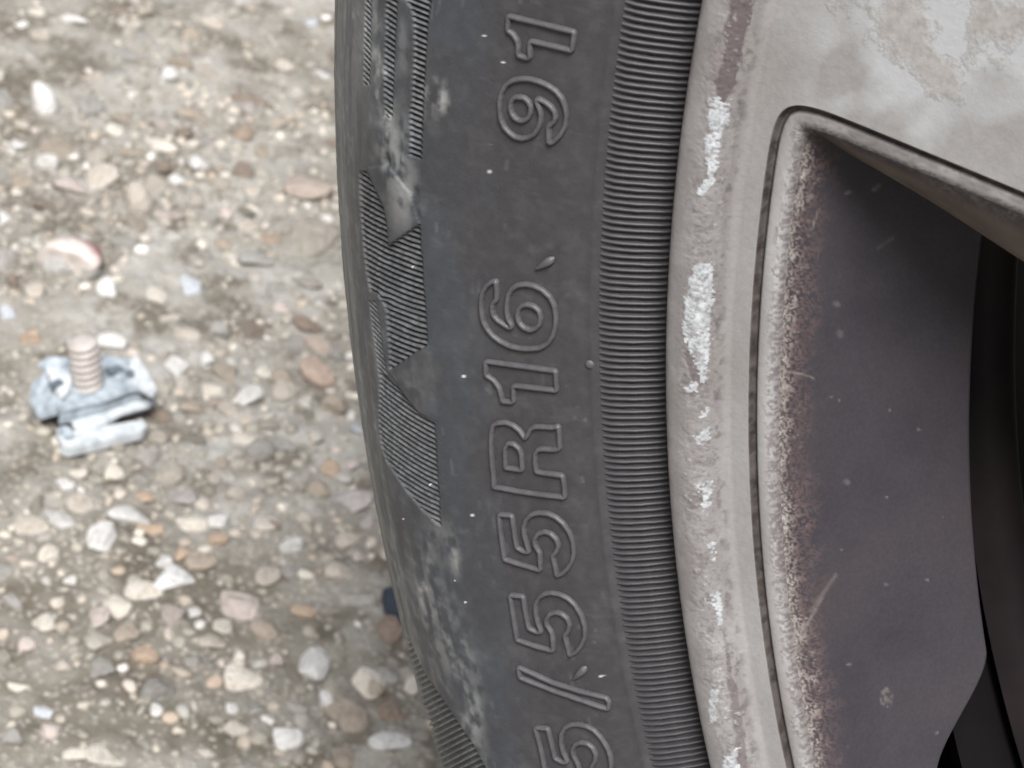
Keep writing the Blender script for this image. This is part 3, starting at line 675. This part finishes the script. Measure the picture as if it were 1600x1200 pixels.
stain = np.maximum(stain, smooth(-2, 2, sdf(pxl, pyl, [(1068,545),(1082,540),(1102,600),(1082,612)]) + 10 * (n_a - 0.5)) * 0.8)
stain = np.maximum(stain, 0.75 * smooth(-2, 3, sdf(pxl, pyl, [(1130,985),(1142,1040),(1156,1090),(1166,1150),(1172,1240),(1150,1240),(1147,1150),(1139,1090)]) + 12 * (n_a - 0.5)))
step = np.exp(-((R_ - 0.2141 - 0.0004 * (n_c - 0.5)) / 0.00055) ** 2)
stain = np.maximum(stain, 0.42 * step * smooth(0.35, 0.6, n_c))
stain = np.maximum(stain, 0.55 * band * smooth(0.56, 0.68, fbm(S * 0.7, Vv * 0.7, 4, 23)))
dirt = 0.45 * step * smooth(0.5, 0.7, n_a) + 0.5 * smooth(0.2190, 0.2202, R_) * smooth(0.45, 0.65, n_a)
dirt = dirt + band * 0.32 * smooth(0.40, 0.30, n_b)
HH = band * (0.00010 * (n_a - 0.5) + 0.00013 * (n_b - 0.5)) + flake * 0.00002 - stain * 0.00008
P = P + np.stack([HH, 0 * HH, 0 * HH], -1)
me = make_mesh('rim', P, grid_faces(len(lp), len(thL), True))
set_val(me, flake, 'flake'); stain = np.maximum(stain, 0.15 + 0.22 * smooth(0.3, 0.7, fbm(S * 0.5, Vv * 0.5, 4, 29)) * smooth(0.2130, 0.2155, R_))
set_val(me, stain * (1 - flake), 'stain'); set_val(me, dirt * (1 - flake), 'dirt'); set_val(me, 0.0 * S, 'spoke')
rim = link('rim', me, M_RIM, wheel, label='silver alloy rim with flaking lacquer and white corrosion along its lip')

# window outline: five windows, each an arc under the lip and two edges running in to the hub
TC = math.radians(214.0)
DS = 0.00026
def window_outline(ds=DS):
    pts = []
    RW = 0.2110; half = math.radians(28.0)
    e0 = np.array([-0.2065, -0.02125]); e1 = np.array([-0.18293, -0.02022]); dirv = (e1 - e0) / np.linalg.norm(e1 - e0)
    def rot(p, a): return np.array([p[0] * math.cos(a) - p[1] * math.sin(a), p[0] * math.sin(a) + p[1] * math.cos(a)])
    # meeting of the edge with the arc, and the edge's inner end
    t = -0.02
    for _ in range(60):
        q = e0 + dirv * t; t += (np.hypot(*q) - RW) * 0.8
    pin = e0 + dirv * 0.098; q = e0 + dirv * t
    loc = lambda p: rot(p, -TC)                              # into the window's own frame, pointing along +y0
    a, i_ = loc(q), loc(pin); am, im = a * [1, -1], i_ * [1, -1]
    ang = math.atan2(a[1], a[0])
    arc = [np.array([RW * math.cos(x), RW * math.sin(x)]) for x in np.linspace(ang, -ang, 900)]
    poly = arc + [im, i_]
    P = np.array(poly); out = []
    for u, v in zip(P, np.roll(P, -1, 0)):
        k = max(1, int(round(np.hypot(*(v - u)) / ds)))
        for i in range(k): out.append(u + (v - u) * i / k)
    P = np.array(out); n_ = len(P)
    k = np.arange(-62, 63); w = np.exp(-(k * ds / 0.0036) ** 2 / 2); w /= w.sum()
    return sum(wi * np.roll(P, -ki, 0) for ki, wi in zip(k, w))
W0 = window_outline()
tg = np.roll(W0, -1, 0) - np.roll(W0, 1, 0); tg /= np.linalg.norm(tg, axis=1)[:, None]
inn = np.stack([-tg[:, 1], tg[:, 0]], -1)
if ((W0.mean(0) - W0) * inn).sum() < 0: inn = -inn
nW = len(W0); Rw = np.hypot(W0[:, 0], W0[:, 1]); aw = np.degrees(np.arctan2(W0[:, 1], W0[:, 0]))
k = np.arange(-60, 61); kw = np.exp(-(k * DS / 0.0050) ** 2 / 2); kw /= kw.sum()
arcness = sum(wi * np.roll((Rw > 0.2088).astype(float), -ki) for ki, wi in zip(k, kw))
SECT = [(0.0, 0.0), (0.00010, -0.00012), (0.00026, -0.00055), (0.00044, -0.00085), (0.00062, -0.00085), (0.00082, -0.00055), (0.00104, -0.00034), (0.0013, -0.00028), (0.0019, -0.00034), (0.0024, -0.0006), (0.0028, -0.0011), (0.0030, -0.0017)]
def rotx(P, a):
    c_, s_ = math.cos(a), math.sin(a); return np.stack([P[..., 0], P[..., 1] * c_ - P[..., 2] * s_, P[..., 1] * s_ + P[..., 2] * c_], -1)
def sweep(o, x): Q = W0 + inn * np.broadcast_to(o, nW)[:, None]; return np.stack([np.broadcast_to(x, nW), Q[:, 0], Q[:, 1]], -1)
sL = np.arange(nW) * DS * 1000
sect = spline(SECT, 40)
rows = [sweep(o, FX + x) for o, x in sect]
Pm = np.stack(rows, 0)
off_ = sect[:, 0][:, None] * 1000 + 0 * sL[None, :]; ss = sL[None, :] + 0 * off_
nm1 = fbm(ss * 0.9, off_ * 1.1, 4, 71); nm2 = fbm(ss * 3.6, off_ * 3.6, 3, 73)
m_dirt = smooth(0.01, 0.10, off_) * smooth(1.1, 0.72, off_ + 0.15 * (nm1 - 0.5)) * (0.86 + 0.14 * smooth(0.4, 0.6, nm1)) + 0.55 * (1 - arcness)[None, :] * smooth(1.9, 1.1, off_ + 1.2 * (nm1 - 0.5)) * smooth(0.6, 1.0, off_)
m_dirt = np.clip(m_dirt, 0, 1)
edge = smooth(1.7, 2.5, off_ + 1.3 * (nm1 - 0.5))
m_fl = np.clip(edge * smooth(0.50, 0.62, nm2) * 0.32, 0, 1); m_fl = m_fl * smooth(3.0, 2.4, off_); m_st = edge * smooth(0.58, 0.40, nm2) * 0.55 + 0.25 * smooth(2.4, 3.0, off_)
Pm[..., 0] += edge * 0.00010 * (nm2 - 0.5)
me_m = make_mesh('window_moulding', Pm, grid_faces(len(sect), nW, True))
set_val(me_m, m_dirt, 'dirt'); set_val(me_m, m_fl, 'flake'); set_val(me_m, m_st, 'stain')
# wall behind the moulding: flares in to the rim's throat under the arc, steeper along the spokes
tw = np.linspace(0, 1, 96)
o1 = 0.0030; oe = o1 + (0.0160 - o1) * arcness + 0.0070 * (1 - arcness)
dip = smooth(-5.2, -2.6, aw * -1 - 0) * 0
awd = -aw                                                     # degrees from the window's middle, + towards the upper corner
xe = FX - 0.0017 - 0.0222 * arcness - 0.0240 * (1 - arcness)
cut = smooth(214 - 207.4, 214 - 211.5, awd) * smooth(-9.0, -3.0, awd)     # a scallop in the rear edge
xe = xe + cut * 0.0085 * arcness; oe = oe - cut * 0.0055 * arcness
in_d = np.clip((0.2040 - Rw) / 0.030, 0, 1); cham = 0.0052 + 0.0042 * in_d * in_d * (3 - 2 * in_d)          # wider chamfer further in
rows = []
for t in tw:
    o_arc = o1 + (oe - o1) * (t ** 1.12); o_spk = o1 + cham * (1 - (1 - min(t / 0.30, 1.0)) ** 1.25) + 0.0012 * t
    o = o_arc * arcness + o_spk * (1 - arcness); x = (FX - 0.0017) + (xe - (FX - 0.0017)) * t
    rows.append(sweep(o, x))
for dx, do in ((-0.0010, -0.0008), (-0.0030, -0.0030), (-0.006, -0.006)):                    # rolled rear edge
    rows.append(sweep((oe * arcness + (o1 + cham + 0.0012) * (1 - arcness)) + do, xe + dx))
Pw = np.stack(rows, 0)
tt = np.r_[tw, 1, 1, 1][:, None] * 26 + 0 * sL[None, :]; ss = sL[None, :] + 0 * tt
nw1 = fbm(ss * 0.7, tt * 0.7, 4, 81); nw2 = fbm(ss * 3.6, tt * 3.6, 3, 83); nw3 = fbm(ss * 0.2, tt * 0.3, 3, 85)
reach = 0.55 + 1.8 * (nw3 - 0.35)
cr = smooth(reach + 1.6, reach - 0.6, tt + 2.6 * (nw1 - 0.5))
w_fl = np.maximum(cr * smooth(0.42, 0.60, nw2), smooth(1.3, 0.1, tt + 1.4 * (nw1 - 0.5)) * (0.25 + 0.7 * smooth(0.38, 0.60, nw2))); w_st = smooth(reach + 5.5, reach + 0.5, tt + 4.0 * (nw1 - 0.5)) * smooth(0.36, 0.6, nw2) * 0.8
spk_side = (1 - arcness)[None, :] + 0 * tt
w_di = spk_side * 0.9 * smooth(0.5, 3.0, tt)
wx, wy = project(rotx(Pw, TC)); mark = np.zeros_like(tt)
def stroke(a, b, w, k):
    a = np.array(a, float); e = np.array(b, float) - a; t_ = np.clip(((wx - a[0]) * e[0] + (wy - a[1]) * e[1]) / (e @ e), 0, 1)
    return k * smooth(1.5, 0.4, np.hypot(wx - a[0] - e[0] * t_, wy - a[1] - e[1] * t_) / w)
for a, b, w, k in (((1247, 1001), (1284, 935), 2.2, 0.45), ((1268, 955), (1306, 898), 3.0, 0.30), ((1225, 580), (1256, 585), 1.6, 0.8), ((1256, 585), (1272, 591), 1.3, 0.7), ((1268, 360), (1280, 325), 1.6, 0.5),
                   ((1372, 388), (1395, 372), 3.0, 0.18), ((1262, 313), (1268, 306), 3.0, 0.8), ((1322, 302), (1328, 300), 2.6, 0.5), ((1365, 297), (1373, 290), 3.2, 0.5), ((1306, 474), (1309, 476), 4.0, 0.35), ((1312, 520), (1313, 523), 5.0, 0.22),
                   ((1322, 752), (1324, 754), 4.0, 0.30), ((1298, 621), (1300, 620), 1.8, 0.5), ((1311, 626), (1312, 626), 1.6, 0.5), ((1390, 641), (1391, 641), 1.8, 0.5), ((1435, 671), (1436, 671), 1.8, 0.6), ((1385, 777), (1386, 777), 1.8, 0.5),
                   ((1448, 906), (1449, 906), 2.0, 0.5), ((1315, 859), (1316, 859), 1.8, 0.5), ((1325, 1038), (1328, 1038), 2.0, 0.6), ((1464, 1145), (1465, 1145), 2.0, 0.6), ((1384, 913), (1386, 913), 2.0, 0.35), ((1234, 1013), (1242, 1015), 4.0, 1.0)):
    mark = np.maximum(mark, stroke(a, b, w, k * 0.72))
el = ((wx - 1385) / 9.5) ** 2 + ((wy - 1090) / 15.5) ** 2
mark = np.maximum(mark, 0.32 * smooth(1.25, 0.9, el) * smooth(0.35, 0.6, fbm(wx * 0.25, wy * 0.25, 3, 99)))
fibre = smooth(0.70, 0.78, fbm(ss * 2.2 + tt * 0.8, tt * 0.9 - ss * 0.6, 3, 87)) * smooth(reach + 3.5, reach + 0.5, tt)      # hair-fine corrosion threads
w_fl = np.maximum(np.maximum(w_fl, mark), 0.55 * fibre)
Pw[..., 0] += cr * 0.00010 * (nw2 - 0.5)
me_w = make_mesh('window_wall', Pw, grid_faces(len(Pw), nW, True))
set_val(me_w, w_fl * 0.8 * (1 - 0.6 * spk_side), 'flake'); set_val(me_w, w_st * (1 - spk_side), 'stain'); set_val(me_w, w_di, 'dirt')
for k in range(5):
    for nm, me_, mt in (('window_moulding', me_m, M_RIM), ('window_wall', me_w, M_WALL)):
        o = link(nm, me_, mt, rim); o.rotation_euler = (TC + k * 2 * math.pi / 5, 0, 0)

# spoke face: the star between the windows, filled from its outlines
cu = bpy.data.curves.new('face', 'CURVE'); cu.dimensions = '2D'; cu.fill_mode = 'BOTH'
def add_spline(P):
    s_ = cu.splines.new('POLY'); s_.points.add(len(P) - 1); s_.use_cyclic_u = True
    s_.points.foreach_set('co', np.c_[P, np.zeros(len(P)), np.ones(len(P))].astype(np.float32).ravel())
a_ = np.linspace(0, 2 * math.pi, 721)[:-1]
add_spline(np.c_[0.2127 * np.cos(a_), 0.2127 * np.sin(a_)])
for k in range(5):
    t = TC + k * 2 * math.pi / 5; Q = W0[::4]
    add_spline(np.c_[Q[:, 0] * math.cos(t) - Q[:, 1] * math.sin(t), Q[:, 0] * math.sin(t) + Q[:, 1] * math.cos(t)])
co = bpy.data.objects.new('tmp', cu); sc.collection.objects.link(co)
dg = bpy.context.evaluated_depsgraph_get(); fm = bpy.data.meshes.new_from_object(co.evaluated_get(dg))
bpy.data.objects.remove(co)
vv = np.empty(len(fm.vertices) * 3, np.float32); fm.vertices.foreach_get('co', vv); vv = vv.reshape(-1, 3)
vv = np.c_[np.full(len(vv), FX), vv[:, 0], vv[:, 1]]; fm.vertices.foreach_set('co', vv.astype(np.float32).ravel()); fm.update()
nrm = np.empty(len(fm.polygons) * 3, np.float32); fm.polygons.foreach_get('normal', nrm)
if nrm.reshape(-1, 3)[:, 0].mean() < 0: fm.flip_normals()
fm.materials.clear()
# subdivide so that the corrosion masks have points to sit on
import bmesh
bm = bmesh.new(); bm.from_mesh(fm); bm.normal_update()
long_e = [e for e in bm.edges if e.calc_length() > 0.02]
near_c = Vector((FX, -0.195, -0.010))
for _ in range(9):
    long_e = [e for e in bm.edges if e.calc_length() > (0.0022 if ((e.verts[0].co + e.verts[1].co) / 2 - near_c).length < 0.05 else 0.02)]
    if long_e: bmesh.ops.subdivide_edges(bm, edges=long_e, cuts=1, use_grid_fill=False); bmesh.ops.triangulate(bm, faces=bm.faces[:])
bm.to_mesh(fm); bm.free()
nv = len(fm.vertices); vv = np.empty(nv * 3, np.float32); fm.vertices.foreach_get('co', vv); vv = vv.reshape(-1, 3)
fx_, fy_ = project(vv.astype(float))
set_val(fm, smooth(0.2105, 0.204, np.hypot(vv[:, 1], vv[:, 2])), 'spoke')
c0 = at_plane(1430., 20., FX); c1 = at_plane(1470., 120., FX); c2 = at_plane(1330., -10., FX); c3_ = at_plane(1560., 40., FX)
crv = np.maximum.reduce([np.exp(-(((vv - c0) ** 2).sum(1)) / 0.0085 ** 2), np.exp(-(((vv - c1) ** 2).sum(1)) / 0.005 ** 2), 0.8 * np.exp(-(((vv - c2) ** 2).sum(1)) / 0.006 ** 2), 0.9 * np.exp(-(((vv - c3_) ** 2).sum(1)) / 0.008 ** 2)])
set_val(fm, crv * 0.62, 'crust')
link('spoke_face', fm, M_RIM, rim)

# barrel behind the windows, brake disc, added light shield and hub
BAR = [(0.2010, -0.0260), (0.2060, -0.0320), (0.2062, -0.0370), (0.2062, -0.0420), (0.2062, -0.0460), (0.2070, -0.0540), (0.2080, -0.0600), (0.2080, -0.1700), (0.2160, -0.1850), (0.2190, -0.1990)]
bp = spline(BAR, 90); thD = np.radians(np.arange(0, 360, 0.75))
Pq = polar(bp[:, 1][:, None], bp[:, 0][:, None], thD[None, :])
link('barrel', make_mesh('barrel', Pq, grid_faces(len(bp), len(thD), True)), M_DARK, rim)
br = spline([(0.2045, -0.0462), (0.2010, -0.0474), (0.1996, -0.0500), (0.1999, -0.0528), (0.2018, -0.0548), (0.2065, -0.0560)], 14)
link('barrel_rib', make_mesh('barrel_rib', polar(br[:, 1][:, None], br[:, 0][:, None] - 0.0004, thD[None, :]), grid_faces(14, len(thD), True)), M_DARKRIB, rim)
def lathe(name, prof, mat, parent, step=2.0):
    pr = np.array(prof, float); t_ = np.radians(np.arange(0, 360, step))
    return link(name, make_mesh(name, polar(pr[:, 1][:, None], pr[:, 0][:, None], t_[None, :]), grid_faces(len(pr), len(t_), True), False), mat, parent)
lathe('hub_boss', [(0.0001, -0.0020), (0.030, -0.0022), (0.032, -0.0032), (0.034, -0.006), (0.034, FX + 0.0001)], M_RIM, rim)
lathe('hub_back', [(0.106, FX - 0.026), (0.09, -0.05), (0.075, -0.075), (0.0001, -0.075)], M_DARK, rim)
lathe('brake_disc', [(0.060, -0.082), (0.130, -0.082), (0.131, -0.083), (0.131, -0.104), (0.060, -0.105)], M_IRON, wheel)
lathe('light_shield', [(0.0001, -0.112), (0.150, -0.112), (0.186, -0.106), (0.190, -0.108), (0.188, -0.114), (0.0001, -0.116)], M_IRON, wheel)  # unseen disc added to stop light entering the barrel from behind
for k in range(5):
    a = math.radians(178 + 36 + 72 * k); t_ = np.linspace(0, 2 * math.pi, 7)[:-1]; rows = []
    for x, r in ((-0.006, 0.0085), (0.0, 0.0085), (0.002, 0.0070), (0.0022, 0.0001)):
        rows.append(np.stack([np.full(6, x), 0.054 * math.cos(a) + r * np.cos(t_), 0.054 * math.sin(a) + r * np.sin(t_)], -1))
    link('wheel_nut', make_mesh('wheel_nut', np.stack(rows), grid_faces(4, 6, True)[:, ::-1], False), M_IRON, wheel)

# ------------------------------------------------------------------ loose things on the ground
def slab(name, pts, h, t, mat, parent, dh=None, **props):
    """a bent sheet: an outline lying h above the ground, t thick; dh lifts single corners"""
    pts = np.array(pts, float); hh = h + (np.zeros(len(pts)) if dh is None else np.array(dh))
    top = np.array([at_ground(x, y, k) for (x, y), k in zip(pts, hh)]); bot = top - [0, 0, t]
    b_ = bmesh.new(); tv = [b_.verts.new(p) for p in top]; bv = [b_.verts.new(p) for p in bot]
    b_.faces.new(tv); b_.faces.new(bv[::-1]); n_ = len(tv)
    for i in range(n_): b_.faces.new((tv[i], bv[i], bv[(i + 1) % n_], tv[(i + 1) % n_]))
    bmesh.ops.recalc_face_normals(b_, faces=b_.faces[:])
    bmesh.ops.bevel(b_, geom=b_.edges[:] + b_.verts[:], offset=min(t * 0.3, 0.0004), segments=2, affect='EDGES', clamp_overlap=True)
    bmesh.ops.triangulate(b_, faces=b_.faces[:])
    me = bpy.data.meshes.new(name); b_.to_mesh(me); b_.free()
    return link(name, me, mat, parent, **props)
M_ZINC = simple_mat('dull_zinc', (0.20, 0.235, 0.265), (0.50, 0.555, 0.60), 320, 0.55, 0.0, 0.5, 0.0010)
M_PALE = simple_mat('pale_zinc', (0.36, 0.39, 0.415), (0.68, 0.71, 0.73), 300, 0.55, 0.0, 0.4, 0.0008)
M_SOCK = simple_mat('painted_slot_shade', (0.09, 0.11, 0.13), (0.15, 0.175, 0.20), 200, 0.7)  # dark slabs in this colour stand in for shade inside open slots
M_STUD = simple_mat('dull_steel_stud', (0.36, 0.325, 0.30), (0.50, 0.465, 0.44), 260, 0.6, 0.0, 0.3, 0.0005)
clip = link('metal_clip', None, None, None, label='bent pale grey metal clip with an upright threaded stud lying on the gravel', category='metal clip')
slab('top_plate', [(70, 578), (92, 640), (160, 625), (205, 608), (222, 607), (238, 618), (245, 612), (232, 585), (212, 553), (200, 560), (165, 552), (120, 565)], 0.0105, 0.0016, M_ZINC, clip, [0, 0, 0.0005, 0.001, 0.0005, -0.001, -0.0015, 0, 0.0005, 0, 0, 0])
slab('left_wing', [(72, 577), (50, 596), (46, 622), (62, 648), (92, 640)], 0.0090, 0.0022, M_ZINC, clip, [0.0014, -0.003, -0.004, -0.0035, 0.0012])
slab('wing_slot_shade', [(58, 610), (70, 603), (80, 622), (66, 630)], 0.0083, 0.0016, M_SOCK, clip, [-0.0018, 0, 0, -0.0018])
slab('raised_boss', [(72, 576), (90, 570), (112, 583), (110, 606), (98, 622), (88, 610)], 0.0125, 0.0020, M_PALE, clip)
slab('boss_slot_shade', [(74, 598), (93, 589), (102, 597), (82, 607)], 0.0131, 0.0010, M_SOCK, clip)
slab('rear_tab', [(166, 556), (190, 562), (206, 576), (196, 586), (165, 578)], 0.0122, 0.0014, M_ZINC, clip)
slab('tab_slot_shade', [(164, 575), (184, 568), (196, 576), (172, 584)], 0.0128, 0.0008, M_SOCK, clip)
slab('right_ear', [(205, 560), (214, 553), (246, 606), (240, 616), (222, 606), (200, 592)], 0.0128, 0.0018, M_PALE, clip)
slab('lower_plate', [(108, 652), (160, 640), (215, 622), (246, 618), (236, 632), (190, 645), (172, 655), (150, 668), (118, 668)], 0.0060, 0.0016, M_PALE, clip)
slab('strap', [(138, 650), (172, 644), (190, 645), (178, 654), (168, 664), (150, 676), (134, 676)], 0.0052, 0.0016, M_PALE, clip, [0.001, 0.001, 0, 0, -0.001, -0.002, -0.002])
slab('front_bar', [(88, 668), (100, 664), (104, 674), (160, 664), (218, 655), (228, 658), (230, 666), (222, 673), (160, 688), (108, 700), (98, 697)], 0.0048, 0.0034, M_PALE, clip)
slab('folded_edge', [(92, 641), (160, 626), (206, 609), (222, 608), (222, 614), (206, 616), (160, 634), (94, 649)], 0.0088, 0.0034, M_ZINC, clip)
slab('rear_flange', [(58, 566), (76, 556), (104, 556), (118, 566), (112, 574), (74, 580)], 0.0100, 0.0012, M_ZINC, clip, [0, 0.002, 0.002, 0.0006, 0, 0])
slab('bent_prong', [(112, 560), (105, 530), (112, 528), (119, 542), (130, 530), (135, 536), (122, 562)], 0.0090, 0.0012, M_PALE, clip)
slab('inner_slot_shade', [(196, 578), (206, 574), (212, 584), (204, 590)], 0.0134, 0.0010, M_SOCK, clip)
slab('bar_foot', [(90, 668), (102, 663), (112, 668), (118, 680), (104, 684)], 0.0060, 0.0030, M_ZINC, clip)
# threaded stud
base = at_ground(138, 606, 0.0098); top_h = 0.0150; r_s = 0.0041
rows = []; nth = 7; ns = 28
zs = np.linspace(0, top_h, nth * 8 + 1); ang = np.linspace(0, 2 * math.pi, ns + 1)[:-1]
for z in zs:
    ph = z / top_h * nth - ang / (2 * math.pi)
    rr = r_s * (1 - 0.20 * (0.5 + 0.5 * np.cos(2 * math.pi * ph))) * (1 - 0.10 * smooth(0.93, 1.0, z / top_h))
    rows.append(np.stack([rr * np.cos(ang), rr * np.sin(ang), np.full(ns, z)], -1))
rows.append(np.stack([0.6 * r_s * np.cos(ang), 0.6 * r_s * np.sin(ang), np.full(ns, top_h + 0.0004)], -1)); rows.append(np.stack([0.001 * r_s * np.cos(ang), 0.001 * r_s * np.sin(ang), np.full(ns, top_h + 0.0005)], -1))
stud = link('threaded_stud', make_mesh('threaded_stud', np.stack(rows), grid_faces(len(rows), ns, True)), M_STUD, clip)
stud.location = base; stud.rotation_euler = Vector((0, 0, 1)).rotation_difference(Vector((-_r[0] * 0.17, -_r[1] * 0.17, 1)).normalized()).to_euler()
# flat shell-like stone with a red corner
M_RED, _n, _l, _b = new_mat('red_white_stone')
_tc = _n.new('ShaderNodeTexCoord').outputs['Object']; _sx = _n.new('ShaderNodeSeparateXYZ'); _l.new(_tc, _sx.inputs[0])
_nz = noise(_n, _l, 150, 4, 0.6, _tc); _ad = N(_n, 'ShaderNodeMath', operation='ADD'); _l.new(_sx.outputs[0], _ad.inputs[0]); _l.new(_sx.outputs[1], _ad.inputs[1])
_ma = N(_n, 'ShaderNodeMath', operation='MULTIPLY_ADD'); _l.new(_nz.outputs['Fac'], _ma.inputs[0]); _ma.inputs[1].default_value = 0.012; _l.new(_ad.outputs[0], _ma.inputs[2])
_mr = N(_n, 'ShaderNodeMapRange'); _mr.inputs['From Min'].default_value = 0.0035; _mr.inputs['From Max'].default_value = 0.0085; _l.new(_ma.outputs[0], _mr.inputs['Value'])
_c = mix(_n, _l, _mr.outputs[0], ramp(_n, _l, noise(_n, _l, 330, 4, 0.6, _tc).outputs['Fac'], [(0.3, (0.42, 0.37, 0.33)), (0.65, (0.66, 0.60, 0.56))]).outputs[0], (0.26, 0.105, 0.110))
_l.new(_c, _b.inputs['Base Color']); _b.inputs['Roughness'].default_value = 0.6
g = at_ground(122, 412); s = ((g - CAM) @ _f) / FPX
sv = pebble_shape(IV2, np.random.default_rng(5), 4) * [60 * s, 62 * s, 0.0058]
st = link('flat_stone', make_mesh('flat_stone', sv, IF2), M_RED, None, label='flat pinkish white stone with a dark red corner, up and left of the metal clip', category='stone')
st.location = (g[0], g[1], GZ + 0.0026)
_ax = Vector((_r[0], _r[1], 0)).normalized()
st.rotation_euler = (Matrix.Rotation(-0.20, 3, _ax) @ Matrix.Rotation(VIEW_AZ + 0.2, 3, 'Z')).to_euler()
M_SCR = simple_mat('navy_plastic', (0.030, 0.036, 0.05), (0.05, 0.058, 0.075), 120, 0.5)
slab('plastic_scrap', [(598, 918), (640, 906), (664, 940), (644, 962), (604, 958)], 0.0035, 0.0035, M_SCR, None, [0.001, 0, 0, 0.001, 0], label='dark navy scrap of plastic half hidden behind the tyre edge', category='plastic scrap')
